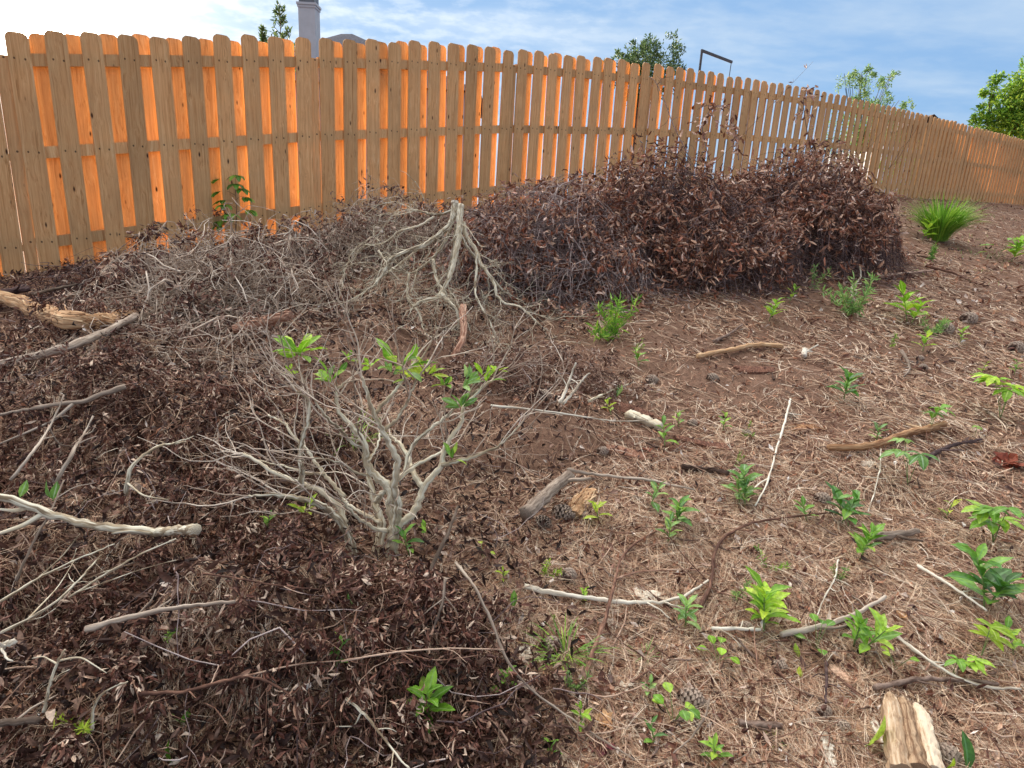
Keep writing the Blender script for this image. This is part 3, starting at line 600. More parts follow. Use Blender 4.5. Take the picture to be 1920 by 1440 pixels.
M_FLAKE = mat_leaf('pale_flake', [(0, G(176, 150, 134)), (.5, G(214, 198, 186)), (1, G(238, 230, 222))], .7, 0, .2)
# ------------------------------------------------------------------ litter on the ground
def samp(n, r0=.75, r1=26, az=60, keep=None):
    r = np.exp(rng.uniform(math.log(r0), math.log(r1), n)); a = np.radians(rng.uniform(-az, az, n))
    x = r * np.sin(a); y = r * np.cos(a); s, t = st(x, y); k = t > .03
    if keep is not None: k &= rng.random(n) < keep(x, y)
    return x[k], y[k]
def leafzone(x, y):      # 1 where the ground lies under brush and dead leaves, 0 in the needle-strewn right
    b = .02 + .085 * y + .22 * vnoise(x, y, .5, 7); return np.clip((b - x) / .25 + .5, 0, 1)
def bare(x, y):
    out = np.zeros(np.shape(x))
    for px, py, rx, ry in ((1330, 680, .9, .55), (1230, 800, .45, .25), (1430, 690, .4, .3), (480, 1010, .2, .12)):
        c = BARE[(px, py)]; out = np.maximum(out, np.clip(1.4 - ((x - c[0]) / rx) ** 2 - ((y - c[1]) / ry) ** 2, 0, 1))
    return out * np.clip(.8 + .8 * vnoise(x, y, .3, 8), 0, 1)
BARE = {k: at(*k) for k in ((1330, 680), (1230, 800), (1430, 690), (480, 1010))}
# pine needles, singly and in fascicles of three
def needles(n, keep, name, mat, lo=.09, hi=.19, w=.0012, lift=(.001, .016)):
    x, y = samp(n, keep=keep); n = len(x); rep = 2
    a = rng.uniform(0, 6.28, n); L_ = rng.uniform(lo, hi, n); z = surf(x, y) + rng.uniform(lift[0], lift[1], n)
    S = np.repeat(np.stack([x, y, z], 1), rep, 0); a = np.repeat(a, rep) + rng.normal(size=n * rep) * .07; L_ = np.repeat(L_, rep)
    k = 5; P = np.zeros((n * rep, k, 3)); P[:, 0] = S; tilt = np.repeat(rng.normal(size=n) * .10, rep); cv = np.repeat(rng.normal(size=n) * .22, rep)
    for q in range(1, k):
        P[:, q, 0] = P[:, q - 1, 0] + np.cos(a + cv * q) * L_ / (k - 1); P[:, q, 1] = P[:, q - 1, 1] + np.sin(a + cv * q) * L_ / (k - 1)
    zg = surf(P[:, :, 0], P[:, :, 1]); P[:, :, 2] = zg + (S[:, 2] - surf(S[:, 0], S[:, 1]))[:, None] + (np.arange(k) * tilt[:, None]) * L_[:, None] / k
    P[:, :, 2] = np.maximum(P[:, :, 2], zg + .002)
    r = np.linalg.norm(S[:, :2], axis=1); wd = w * np.clip(r / 2.2, .8, 2.6)
    mb = MB(); strips(mb, P, (wd[:, None] * np.array([.8, 1, 1, .9, .3])), np.repeat(np.clip(rng.normal(.5, .25, n), 0, 1), rep) ); o = mb.build(name, mat); tag(o, kind='stuff'); return o
needles(250000, lambda x, y: (1 - .75 * leafzone(x, y)) * (1 - .72 * bare(x, y)) * np.clip(.62 + 1.0 * vnoise(x, y, .28, 31) + .5 * vnoise(x, y, .9, 32), .14, 1), 'pine_needles', M_NEEDLE)
# dead leaves lying flat and curled
def litter(n, keep, name, mat, lo, hi, lift, ns=4, wr=(.24, .42), up=.6):
    x, y = samp(n, keep=keep); n = len(x); r = np.hypot(x, y); z = surf(x, y) + rng.uniform(lift[0], lift[1], n)
    a = rng.uniform(0, 6.28, n); D = np.stack([np.cos(a), np.sin(a), rng.normal(size=n) * up * .6], 1); L_ = rng.uniform(lo, hi, n) * np.clip(r / 3.6, 1, 2.3)
    mb = MB(); u = rng.normal(size=(n, 3)) * up; u[:, 2] += 1; leaves(mb, np.stack([x, y, z], 1), D, L_, L_ * rng.uniform(*wr, n), rng.normal(size=n) * 1.6, rng.uniform(.1, .9, n), up=u, ns=ns, wavy=.25)
    return tag(mb.build(name, mat, smooth=False), kind='stuff')
litter(78000, lambda x, y: leafzone(x, y) * (1 - .8 * bare(x, y)), 'dark_leaf_litter', M_SHADELEAF, .016, .048, (.0, .06), up=1.3)  # bottom layer coloured darker to stand for shade under the leaves
litter(13000, lambda x, y: .25 + .75 * leafzone(x, y), 'leaf_litter', M_DRY, .02, .05, (.0, .03))
litter(62000, lambda x, y: (1 - .7 * leafzone(x, y)), 'wood_chips', M_CHIP, .008, .045, (.0, .010), ns=3, wr=(.15, .5), up=.3)
litter(36000, lambda x, y: .15 + .85 * (1 - leafzone(x, y)) * np.clip(.5 + vnoise(x, y, .4, 41), 0, 1), 'brown_leaf_litter', M_DRYDARK, .012, .04, (.006, .024), ns=4, up=.8)
litter(3600, lambda x, y: 1 - .5 * leafzone(x, y), 'pale_flakes', M_FLAKE, .012, .04, (.004, .02), ns=3, wr=(.3, .7), up=.4)
# small twigs strewn about
def twigs(n, keep, name, mat, lo, hi, r0, r1, lift, kink=.2):
    x, y = samp(n, keep=keep); n = len(x); a = rng.uniform(0, 6.28, n); L_ = rng.uniform(lo, hi, n); k = 7
    P = wig(np.stack([x, y, np.zeros(n)], 1), np.stack([np.cos(a), np.sin(a), np.zeros(n)], 1), L_, k, kink); tl = rng.normal(size=n) * .2
    P[:, :, 2] = surf(P[:, :, 0], P[:, :, 1]) + rng.uniform(*lift, n)[:, None] + np.abs(np.arange(k) * tl[:, None] * L_[:, None] / k) + P[:, :, 2] * .3
    rr = rng.uniform(r0, r1, n) * np.clip(np.hypot(x, y) / 3.5, .9, 1.8)
    mb = MB(); tubes(mb, P, rr[:, None] * np.linspace(1, .45, k), 4, cap=False); return tag(mb.build(name, mat, smooth=True), kind='stuff')
twigs(3800, None, 'twig_litter', M_TWIGR, .04, .26, .001, .0034, (.006, .022))
twigs(2400, lambda x, y: 1 - leafzone(x, y), 'bark_litter', M_BARK, .015, .09, .003, .007, (.004, .014))
twigs(950, lambda x, y: leafzone(x, y), 'grey_twig_litter', M_TWIGM, .08, .38, .0009, .0024, (.01, .09), .32)

# ------------------------------------------------------------------ heaps of cut brush, each its own thing
def shell(cx, cy, rx, ry, ro, h, n, lo=.6, hi=1.0):
    """points in the outer part of a mound: positions and outward directions"""
    u = np.sqrt(rng.random(n)); a = rng.uniform(0, 6.28, n); la = u * np.cos(a) * rx; lb = u * np.sin(a) * ry
    x = cx + la * math.cos(ro) - lb * math.sin(ro); y = cy + la * math.sin(ro) + lb * math.cos(ro)
    return x, y, u
def brush(name, label, cat, cx, cy, rx, ry, ro, h, nbr, nlf, mt, ml, lsz, tw=.0022, leafr=(.30, .45), droop=-.06, lens=(.3, .8), group=None, out=.8, lump=.3, power=.55, flo=.1, ns=4, dirup=.45, hang=-.5, spread=.045, lz=(.5, 1.2), clus=22, root=None, lowcut=0):
    root = root or empty(name, (cx, cy, float(ground(cx, cy))), label, cat, group)
    prof = lambda u: (1 - np.clip(u, 0, 1) ** 2.4) ** power
    # branches: start inside, wander outward and along the surface
    x, y, u = shell(cx, cy, rx, ry, ro, h, nbr); fr = rng.uniform(flo, .98, nbr)
    lumpf = 1 + lump * vnoise(x, y, .45, 13) + lump * .6 * vnoise(x, y, .16, 14)
    z = ground(x, y) + h * prof(u) * lumpf * fr
    dx = np.stack([x - cx, y - cy, np.zeros(nbr)], 1); D = unit(dx) * out + sphv(nbr) * .8; D[:, 2] = rng.normal(size=nbr) * .35 + dirup * fr
    L_ = rng.uniform(*lens, nbr); P = wig(np.stack([x, y, z], 1) - unit(D) * (L_ * .5)[:, None], D, L_, 9, .34, droop)
    g = ground(P[:, :, 0], P[:, :, 1]); P[:, :, 2] = np.maximum(P[:, :, 2], g + .006)
    # keep the strays from standing far out of the mound
    la = P[:, :, 0] - cx; lb = P[:, :, 1] - cy; ca, sa = math.cos(ro), math.sin(ro); uu = np.hypot((la * ca + lb * sa) / rx, (-la * sa + lb * ca) / ry)
    cap_ = g + h * prof(uu) * 1.0 * (1 + lump * vnoise(P[:, :, 0], P[:, :, 1], .45, 13)) + .04 + rng.exponential(.026, nbr)[:, None]
    P[:, :, 2] = np.minimum(P[:, :, 2], np.maximum(cap_, g + .01))
    s_, t_ = st(P[:, :, 0], P[:, :, 1]); bad = np.maximum(0, .05 - t_); P[:, :, 0] += FN[0] * bad; P[:, :, 1] += FN[1] * bad
    m_ = MB(); rr = rng.uniform(.7, 1.0, nbr) ** 2 * tw; rr[rng.random(nbr) < .06] *= 2.2; tubes(m_, P, rr[:, None] * np.linspace(1.2, .5, 9), 4, cap=False); m_.build('branches', mt, root, smooth=True)
    if nlf:
        nc = max(4, nlf // clus); ci = rng.integers(0, nbr, nc); ck = rng.integers(4, 9, nc); csz = rng.uniform(.5, 1.5, nc); ctint = rng.normal(size=nc) * .16
        q = rng.integers(0, nc, nlf); off = sphv(nlf) * (rng.random(nlf) ** .5)[:, None]; Q = P[ci[q], ck[q]] + off * spread * csz[q][:, None]
        D = off * .9 + rng.normal(size=(nlf, 3)) * .3 + unit(P[ci[q], ck[q]] - P[ci[q], ck[q] - 1]) * .4 + [0, 0, hang]; tn_ = np.clip(rng.random(nlf) + ctint[q], 0, 1)
        L_ = rng.uniform(*lz, nlf) * lsz
        s_, t_ = st(Q[:, 0], Q[:, 1]); k = (Q[:, 2] > ground(Q[:, 0], Q[:, 1]) + .004) & (t_ > .06)
        if lowcut: k &= (Q[:, 2] - ground(Q[:, 0], Q[:, 1]) > h * lowcut * (1 + .7 * vnoise(Q[:, 0], Q[:, 1], .3, 9))) | (rng.random(nlf) < .16); Q = Q[k]; D = D[k]; L_ = L_[k]; tn_ = tn_[k]
        m_ = MB(); leaves(m_, Q, D, L_, L_ * rng.uniform(*leafr, len(Q)), rng.normal(size=len(Q)) * 1.8, rng.uniform(.3, 1.1, len(Q)), ns=ns, wavy=.3, tint=tn_); m_.build('dead_leaves', ml, root, smooth=False)
    return root, P
# the big pile: overlapping domes sharing one root each side
c = at(1420, 545)
def ctr(px, py, back): 
    p = at(px, py); return p[0] - FN[0] * 0 + 0, p[1] + back
def bpix(px, py, back):
    p = at(px, py); d = np.array([p[0], p[1]]); d = d / np.linalg.norm(d); return p[0] + d[0] * back, p[1] + d[1] * back
PILE_RO = math.pi / 2 - FAZ
bx, by = bpix(1490, 515, .95)
pile, _ = brush('brush_pile', 'tallest heap of cut branches thick with reddish brown dead leaves, in front of the fence', 'brush pile', bx, by, 1.30, .90, PILE_RO, .86, 2900, 25000, M_TWIGD, M_DRYRED, .085, .0030, leafr=(.22, .36), lump=.34, power=.45, ns=4, flo=.02, hang=-.4, spread=.085, clus=16, lowcut=.32)
bx, by = bpix(1265, 545, .80)
brush('brush_pile', '', '', bx, by, 1.15, .88, PILE_RO * .5, .80, 2600, 23000, M_TWIGD, M_DRYRED, .080, .0030, leafr=(.22, .36), lump=.36, power=.5, ns=4, flo=.02, hang=-.4, spread=.085, clus=16, root=pile, lowcut=.32)
bx, by = bpix(1020, 575, .70)
brush('brush_pile', 'lower tangled pile of bare purplish grey twigs at the left foot of the tallest heap', 'brush pile', bx, by, .90, .80, PILE_RO * .7, .64, 2200, 13000, M_TWIGM, M_DRYRED, .065, .0026, lump=.4, power=.7, flo=.0, lens=(.35, 1.0), ns=4, clus=10, spread=.06)
bx, by = bpix(720, 520, .75)
brush('brush_pile', 'fine grey twigs and curled leaves heaped behind the upturned shrub near the fence', 'brush pile', bx, by, .95, .62, PILE_RO * .6, .42, 1300, 7500, M_TWIG, M_DRY, .055, .0022, lump=.45, flo=.0, lens=(.3, .8), ns=4, clus=10, spread=.06)
bx, by = bpix(410, 600, .15)
brush('brush_pile', 'spreading pale grey branches left of the upturned shrub, full of curling tips', 'brush pile', bx, by, .80, .60, .2, .48, 900, 6500, M_TWIG, M_DRYDARK, .05, .0034, lump=.4, flo=.0, lens=(.35, .9), dirup=.8, droop=-.03, ns=3)
bx, by = bpix(300, 700, .0)
brush('brush_pile', 'loose tangle of pale twigs between the splintered log and the bare shrub', 'brush pile', bx, by, .85, .36, .15, .24, 420, 2600, M_TWIG, M_DRY, .045, .0026, lump=.4, flo=.1, lens=(.25, .7), dirup=.6, droop=-.03, ns=4, clus=10, power=.8)
bx, by = bpix(330, 520, .0)
brush('brush_pile', 'dark brown leafy brush strip lying along the foot of the fence at left', 'brush pile', bx, by, 1.1, .30, PILE_RO, .17, 700, 6000, M_TWIGD, M_DRYDARK, .036, .0020, lump=.3, ns=3)
for (px, py, rx, ry, ro_, h, nb, nl, lb) in (
    (500, 1255, .56, .24, .1, .26, 420, 11000, 'broad mound of small dark crumpled leaves, lower left below the bare shrub'),
    (120, 1080, .55, .38, .3, .27, 420, 8500, 'mound of dark dead foliage below the pale forked branch at the left edge'),
    (300, 850, .80, .45, .1, .30, 650, 11500, 'reddish brown heap of leafy brush left of the bare shrub'),
    (100, 700, .85, .45, .2, .24, 650, 8000, 'flat heap of brown brush and sticks at far left, in front of the splintered log'),
    (700, 1290, .35, .22, .2, .12, 200, 3600, 'small dark leafy mound just above the big serrated seedling at the bottom'),
    (90, 1340, .40, .25, 0, .14, 260, 5200, 'dark leafy brush mound in the bottom left corner'),
    (420, 1010, .22, .14, 0, .14, 140, 1800, 'little tuft of dead leaves hanging from twigs at the tip of the pale forked branch'),
    (1010, 720, .55, .28, .3, .12, 420, 3000, 'low spill of twigs and leaves right of the shrub where the bare soil begins')):
    bx, by = bpix(px, py, 0)
    brush('leafy_mound', lb, 'brush mound', bx, by, rx, ry, ro_, h, int(nb * 1.0), int(nl * 2.1), M_TWIGR, M_DRYDARK if px != 1010 else M_DRY, .034 if py < 1000 else .027, .0014, leafr=(.22, .40), lump=.55, lens=(.15, .45), ns=4 if py > 1000 else 3, flo=.3, power=.8, spread=.035, clus=26, hang=-.55)

# ------------------------------------------------------------------ traced shrubs with real depth
def traced(root, name, mat, stems, depth0, conv, thick, nside=8):
    """stems: list of (points in px, start radius px, end radius px, depth offset start, end)"""
    m_ = MB(); PP_ = []
    for pts, ra, rb, da, db in stems:
        pts = [conv(*p) for p in pts]; n = len(pts); Q = np.array([pt(px, py, depth0 + da + (db - da) * (k / (n - 1))) for k, (px, py) in enumerate(pts)])
        Q = smooth_path(Q, max(8, n * 5)); Q[1:-1] += rng.normal(size=Q[1:-1].shape) * .0016
        rad = np.linspace(ra, rb, len(Q)) * thick * depth0 / FPX * (1 + .10 * np.sin(np.arange(len(Q)) * 1.9 + ra))
        tubes(m_, [Q], rad[None], nside); PP_.append((Q, rad))
    m_.build(name, mat, root, smooth=True); return PP_
def sprigs(root, name, mat, PP_, per, lens, rr, amp=.25, g=.0, skip=.25, lvl2=3, ang=.8, side=4):
    S = []; D = []; 
    for Q, rad in PP_:
        L_ = np.linalg.norm(np.diff(Q, axis=0), axis=1).sum(); n = int(L_ * per) + 2; k = rng.integers(int(len(Q) * skip), len(Q) - 1, n)
        S.append(Q[k]); t_ = unit(Q[np.minimum(k + 1, len(Q) - 1)] - Q[k - 1]); D.append(t_ + sphv(n) * ang)
        S.append(Q[-1:].repeat(2, 0)); D.append(unit(Q[-1:] - Q[-3:-2]).repeat(2, 0) + sphv(2) * .4)
    S = np.concatenate(S); D = np.concatenate(D); L_ = rng.uniform(*lens, len(S)); P = wig(S, D, L_, 9, amp, g); P[:, :, 2] = np.maximum(P[:, :, 2], surf(P[:, :, 0], P[:, :, 1]) + .004)
    m_ = MB(); tubes(m_, P, (rng.uniform(.7, 1.1, len(S)) * rr)[:, None] * np.linspace(1, .45, 9), side, cap=False)
    if lvl2:
        i = rng.integers(0, len(P), len(P) * lvl2); k = rng.integers(2, 8, len(i)); S2 = P[i, k]; D2 = unit(P[i, k] - P[i, k - 1]) + sphv(len(i)) * ang; P2 = wig(S2, D2, L_[i] * rng.uniform(.25, .6, len(i)), 6, amp, g)
        P2[:, :, 2] = np.maximum(P2[:, :, 2], surf(P2[:, :, 0], P2[:, :, 1]) + .004)
        tubes(m_, P2, (rng.uniform(.5, .8, len(i)) * rr)[:, None] * np.linspace(.9, .4, 6), 3, cap=False)
        P = P2
    m_.build(name, mat, root, smooth=True); return P
cv6 = lambda x, y: (400 + x * .3125, 700 + y * .3125)
b0 = at(738, 1052); dS = dep(b0)
shrub = empty('bare_shrub', b0, 'bare pale multi-stemmed shrub growing from the litter with a few fresh green leaves on top', 'shrub')
ST = [([(1075, 1150), (1075, 1050), (1078, 980), (1085, 900), (1065, 800), (1068, 700), (950, 590), (915, 540), (915, 450), (890, 390), (820, 300), (755, 240), (735, 150), (740, 90), (780, 60)], 14, 3, 0, .02),
 ([(1095, 960), (1100, 880), (1110, 780), (1080, 700), (1090, 620), (1110, 520), (1060, 440), (1020, 350), (970, 260), (940, 180), (920, 110), (890, 20)], 10, 3, 0, -.12),
 ([(1090, 930), (1130, 890), (1190, 860), (1230, 780), (1260, 680), (1370, 560), (1380, 480), (1420, 390), (1490, 300), (1500, 200), (1600, 100), (1680, 30)], 9, 2, 0, .12),
 ([(1255, 680), (1200, 600), (1170, 500), (1120, 420), (1060, 370)], 7, 3, .04, .25),
 ([(1370, 550), (1500, 520), (1620, 480), (1730, 430), (1840, 310)], 5, 1.6, .05, .0),
 ([(1100, 640), (1200, 560), (1330, 490), (1420, 440)], 6, 2, 0, .2),
 ([(1150, 600), (1170, 470), (1240, 380), (1420, 240), (1480, 170), (1570, 110), (1700, 20)], 5, 1.8, .05, .15),
 ([(1020, 350), (1100, 280), (1160, 180), (1200, 80), (1245, 0)], 4.5, 1.8, -.06, -.1), ([(975, 240), (1020, 180), (1090, 110), (1160, -10)], 4.5, 2, -.08, -.02),
 ([(915, 455), (830, 420), (760, 340), (640, 220), (600, 150)], 4.5, 1.8, .02, -.12), ([(930, 530), (980, 450), (1000, 360)], 3.5, 2, .0, .15),
 ([(968, 1115), (1000, 1000), (1012, 900), (975, 800), (950, 700), (930, 600), (900, 500)], 12, 3.5, .03, .14), ([(970, 770), (1020, 710), (1070, 690)], 6, 5, .04, .0),
 ([(1000, 900), (960, 870), (890, 840), (800, 780), (740, 690)], 5.5, 2.5, .05, .2), ([(1045, 945), (960, 930), (870, 870), (820, 820), (770, 760)], 5, 2.2, .0, -.1),
 ([(852, 1115), (820, 1010), (790, 930), (750, 870), (680, 810), (600, 775), (500, 745), (350, 730), (210, 735)], 11, 2.5, -.02, -.12),
 ([(790, 900), (760, 800), (640, 700), (520, 660), (350, 590), (250, 520), (180, 480)], 7.5, 3, .0, .05),
 ([(790, 740), (700, 640), (620, 550), (560, 450), (480, 380), (440, 310), (380, 270), (330, 250)], 4.5, 2, .03, .12),
 ([(520, 690), (535, 600), (520, 520), (520, 450), (540, 370), (580, 250), (570, 150), (500, 110)], 7, 2.5, .0, -.05),
 ([(930, 612), (840, 590), (790, 540), (700, 520), (600, 510)], 3, 1.5, .02, -.1), ([(670, 605), (560, 600), (450, 560), (300, 530), (180, 500)], 3, 1.4, .02, .1)]
PS = traced(shrub, 'stems', M_PALE, ST, dS, cv6, .9)
sprigs(shrub, 'twigs', M_TWIG, PS, 7, (.14, .38), .0028, .20, .03, .35, 2, .7)
# two short-leaved pale lateral twigs already in 'twigs'; shrub-top leaves are parts of the shrub
def leafsprig(px, py, size, key, n, d, parent=None, seed=0):
    b = pt(px, py + size * .5, d); m_ = MB(); h = size * d / FPX
    D = sphv(n, .7); D[:, 2] = np.abs(D[:, 2]); P_ = b + D * rng.uniform(.0, .35, (n, 1)) * h; leaves(m_, P_, D, rng.uniform(.4, .65, n) * h, rng.uniform(.17, .24, n) * h, .5, .35, up=sphv(n, 2.), ns=5)
    o = m_.build('green_leaves', GREENS[key], parent, smooth=True); return o
for a in ((750, 650, 92, 'mid', 11), (560, 625, 84, 'bright', 16), (620, 682, 70, 'mid', 11), (540, 685, 30, 'bright', 6), (800, 675, 60, 'lime', 10), (868, 692, 64, 'blue', 9), (912, 690, 52, 'bright', 8), (865, 732, 66, 'blue', 8), (735, 685, 40, 'blue', 6), (695, 668, 40, 'bright', 8), (775, 690, 44, 'lime', 9), (835, 700, 46, 'mid', 8), (655, 660, 34, 'mid', 6), (930, 680, 36, 'bright', 6), (848, 838, 46, 'mid', 6), (572, 938, 46, 'lime', 7), (800, 980, 42, 'mid', 4)):
    leafsprig(*a[:3], a[3], a[4], dS + rng.uniform(-.1, .1), shrub)
# the sprigs' fine green shoots
# upturned shrub in the middle
cv5 = lambda x, y: (560 + x / 3, 360 + y / 3)
b1 = at(850, 575); dU = dep(b1)
up_ = empty('upturned_shrub', b1, 'uprooted grey shrub standing upside down, its two sawn butts raised above splayed drooping branches', 'shrub')
SU = [([(880, 55), (872, 120), (850, 190), (780, 250), (710, 300), (620, 330), (540, 365), (510, 375), (490, 430), (460, 480), (430, 520), (380, 560), (310, 600)], 8, 2, .0, -.25),
 ([(910, 75), (905, 170), (902, 260), (880, 360), (860, 450), (830, 520), (800, 570), (770, 600), (690, 610), (640, 650)], 9, 2.5, 0, -.3),
 ([(800, 570), (850, 620), (890, 660), (900, 740)], 5, 2, -.22, -.3), ([(925, 170), (940, 250), (1000, 330), (1020, 400), (1080, 480), (1110, 530), (1110, 580), (1160, 630), (1240, 640), (1300, 690), (1360, 750)], 5.5, 1.8, 0, -.2),
 ([(1000, 340), (1000, 450), (990, 540), (1000, 600), (1060, 700), (1130, 850)], 3.5, 1.5, -.05, -.35), ([(860, 200), (830, 270), (790, 330), (740, 390), (660, 450), (610, 460), (500, 420)], 4.5, 2, 0, .15),
 ([(872, 95), (810, 125), (740, 125), (700, 110), (645, 100)], 4, 1.8, 0, .1), ([(760, 140), (680, 190), (560, 220), (500, 280), (440, 295), (380, 300)], 3, 1.4, .02, .1), ([(885, 180), (870, 330), (840, 460)], 4, 2.5, .03, .1),
 ([(755, 380), (770, 480), (790, 520), (830, 575)], 4, 3, -.05, -.2), ([(620, 460), (610, 570), (620, 620), (680, 680), (700, 770), (750, 880)], 3.2, 1.4, -.1, -.4), ([(450, 330), (480, 380), (500, 400)], 2.5, 1.5, .05, -.1), ([(910, 240), (960, 330), (1040, 420), (1150, 560), (1300, 640), (1480, 720)], 4, 1.4, .05, .3), ([(860, 210), (700, 300), (480, 470), (300, 560)], 3, 1.3, .1, .35)]
PU = traced(up_, 'stems', M_PALE, SU, dU - .12, cv5, .80)
m_ = MB()
for (x, y) in ((880, 50), (911, 70)):
    p = pt(*cv5(x, y), dU - .12); q = pt(*cv5(x - 2, y + 14), dU - .12); tubes(m_, [np.array([p, q])], np.array([[.024, .027]]), 10)
m_.build('sawn_end', M_WHITE, up_)
sprigs(up_, 'twigs', M_PALE, PU, 13, (.18, .55), .0028, .28, -.07, .12, 5, .8)
# ------------------------------------------------------------------ single sticks, logs and slabs lying about
def sfc(px, py, lift): return at(px, py, lift, surf)
STL = .016
def stick(pts, dpx, key, name, cat, label, lifts=None, sides=8, ridge=.06, taper=.5, group=None, forks=()):
    mats = dict(w=M_WHITE, g=M_GREYWOOD, p=M_PALE, b=M_BARK, r=M_REDWOOD, t=M_TANWOOD, k=M_TWIGD, n=M_TWIGR)
    d0 = dep(at(*pts[len(pts) // 2])); r_ = dpx * .43 * d0 / FPX
    lifts = lifts or [0] * len(pts)
    Q = np.array([sfc(px, py, r_ * .5 + STL + (.05 if leafzone(*at(px, py)[:2]) > .5 else 0) + l) for (px, py), l in zip(pts, lifts)])
    c = Q.mean(0); Q = smooth_path(Q, max(10, len(pts) * 5)); Q[1:-1] += rng.normal(size=Q[1:-1].shape) * min(r_ * .16, .0014)
    o_ = Q[len(Q) // 2]
    m_ = MB(); rad = r_ * np.linspace(1, taper, len(Q)) * (1 + .07 * np.sin(np.arange(len(Q)) * 1.7) + min(.10, .0006 / r_) * rng.normal(size=len(Q))); tubes(m_, [Q], rad[None], sides, ridge=ridge, seed=abs(int(pts[0][0])))
    i0_ = 0
    for k0, k1, ln in [(random.uniform(.2, .9), random.choice((-1, 1)), random.uniform(.03, .09)) for _ in range(2 if dpx < 14 else 1)]:
        i = int(k0 * (len(Q) - 2)); T = unit(Q[i + 1] - Q[i]); s_ = unit(np.cross(T, [0, 0, 1])) * k1; P = wig(Q[i:i + 1], (T * .8 + s_ + [0, 0, .25])[None], np.array([ln * (1 + r_ * 20)]), 6, .15); tubes(m_, P, (r_ * .38 * np.linspace(1, .6, 6))[None], 5)
    for fp in forks:
        F_ = np.array([sfc(px, py, r_ * .5 + STL + (.05 if leafzone(*at(px, py)[:2]) > .5 else 0) + lifts[-1] * .7) for px, py in fp]); i = np.argmin(np.linalg.norm(Q - F_[0], axis=1)); F_[0] = Q[i]; F_ = smooth_path(F_, max(8, len(fp) * 4)); tubes(m_, [F_], (r_ * .62 * np.linspace(1, .45, len(F_)))[None], 6)
    o = m_.build(name, mats[key], None, origin=tuple(o_), smooth=True); return tag(o, label, cat, group)
S_ = stick
S_([(368, 992), (300, 998), (220, 992), (130, 975), (85, 962), (50, 945), (0, 931), (-40, 925)], 16, 'p', 'pale_branch', 'branch', 'thick pale forked branch with snapped tip, lying over dark leaves at the left edge', [.04, .07, .09, .10, .10, .10, .10, .10], taper=.8, forks=([(85, 962), (45, 985), (0, 1000), (-30, 1010)], [(60, 948), (30, 958), (0, 955)]))
S_([(255, 592), (200, 622), (120, 655), (60, 670), (-20, 690)], 13, 'g', 'branch', 'branch', 'long smooth grey branch slanting down to the left edge below the splintered log', [.03, .03, .03, .03, .03], taper=1.2)
S_([(235, 725), (160, 752), (80, 762), (0, 778)], 10, 'g', 'branch', 'branch', 'grey branch forking low at the left edge, under the long smooth one', [.05] * 4, forks=([(140, 756), (100, 790), (0, 832)],))
S_([(160, 1180), (270, 1150), (340, 1137), (440, 1128)], 10, 'g', 'branch', 'branch', 'straight grey branch poking from the dark leafy mound at lower left', [.12, .15, .16, .16])
S_([(260, 1300), (340, 1298), (390, 1285), (440, 1270), (480, 1270), (530, 1290), (556, 1320), (563, 1395)], 8, 'n', 'branch', 'branch', 'arched brown branch with whitish drooping tip crossing the leaf mound, lower left', [.06, .09, .12, .14, .15, .13, .1, .05], taper=.35, forks=([(440, 1270), (500, 1258), (560, 1244), (650, 1238)],))
S_([(-10, 1357), (40, 1352), (75, 1347)], 14, 'g', 'stub', 'branch', 'short thick grey branch end at the left edge near the bottom', [.03] * 3, taper=.9)
S_([(-10, 1214), (14, 1208), (30, 1200)], 13, 'w', 'stub', 'branch', 'stubby pale broken branch end at the left edge above the lower stub', [.06] * 3, taper=.8)
S_([(0, 1187), (60, 1158), (110, 1126), (150, 1085), (190, 1040)], 5, 'p', 'twig', 'twig', 'thin pale twig rising from the left edge toward the thick forked branch', [.1, .12, .14, .15, .14], forks=([(60, 1158), (110, 1100), (140, 1050)],))
S_([(82, 1335), (95, 1275), (108, 1240), (122, 1218)], 6, 'p', 'twig', 'twig', 'crooked pale twig standing over leaves near the bottom left corner', [.02, .07, .1, .12], forks=([(108, 1240), (80, 1230), (60, 1235)], [(122, 1218), (150, 1230), (200, 1262)]))
S_([(172, 1370), (176, 1320), (196, 1296), (240, 1278)], 6, 'p', 'twig', 'twig', 'bent pale twig curving down left of the arched brown branch', [.0, .05, .07, .08])
S_([(30, 1090), (60, 1020), (95, 960), (120, 900)], 5, 'g', 'twig', 'twig', 'grey twig crossing under the pale forked branch', [.08, .09, .1, .1])
S_([(106, 905), (135, 850), (160, 810), (175, 780)], 6, 'g', 'twig', 'twig', 'upright grey twig above the pale forked branch at left', [.02, .08, .1, .1])
S_([(236, 928), (240, 885), (262, 855), (300, 835), (348, 828)], 6, 'p', 'branch', 'branch', 'pale hooked branch arching over brown leaves left of the bare shrub', [.02, .09, .14, .13, .1], forks=([(238, 928), (270, 931), (316, 937)],))
S_([(0, 548), (30, 545), (56, 541)], 13, 'k', 'log', 'log', 'dark short log at the left edge below the fence', [.03] * 3, taper=.9)
S_([(62, 552), (110, 540), (150, 532), (205, 522)], 7, 'g', 'branch', 'branch', 'thin grey branch near the fence foot at far left', [.05] * 4)
S_([(110, 568), (140, 548), (210, 533)], 6, 'g', 'branch', 'branch', 'pale branch running beside the thin grey one at the fence foot', [.05] * 3)
S_([(1066, 880), (1100, 888), (1150, 893), (1220, 900), (1302, 918)], 8, 'g', 'stick', 'stick', 'long straight grey stick between the driftwood and the leafy seedlings', [.012] * 5)
S_([(1278, 874), (1320, 880), (1365, 886)], 12, 'b', 'stick', 'stick', 'short thick brown stick above the long straight grey one', taper=.9)
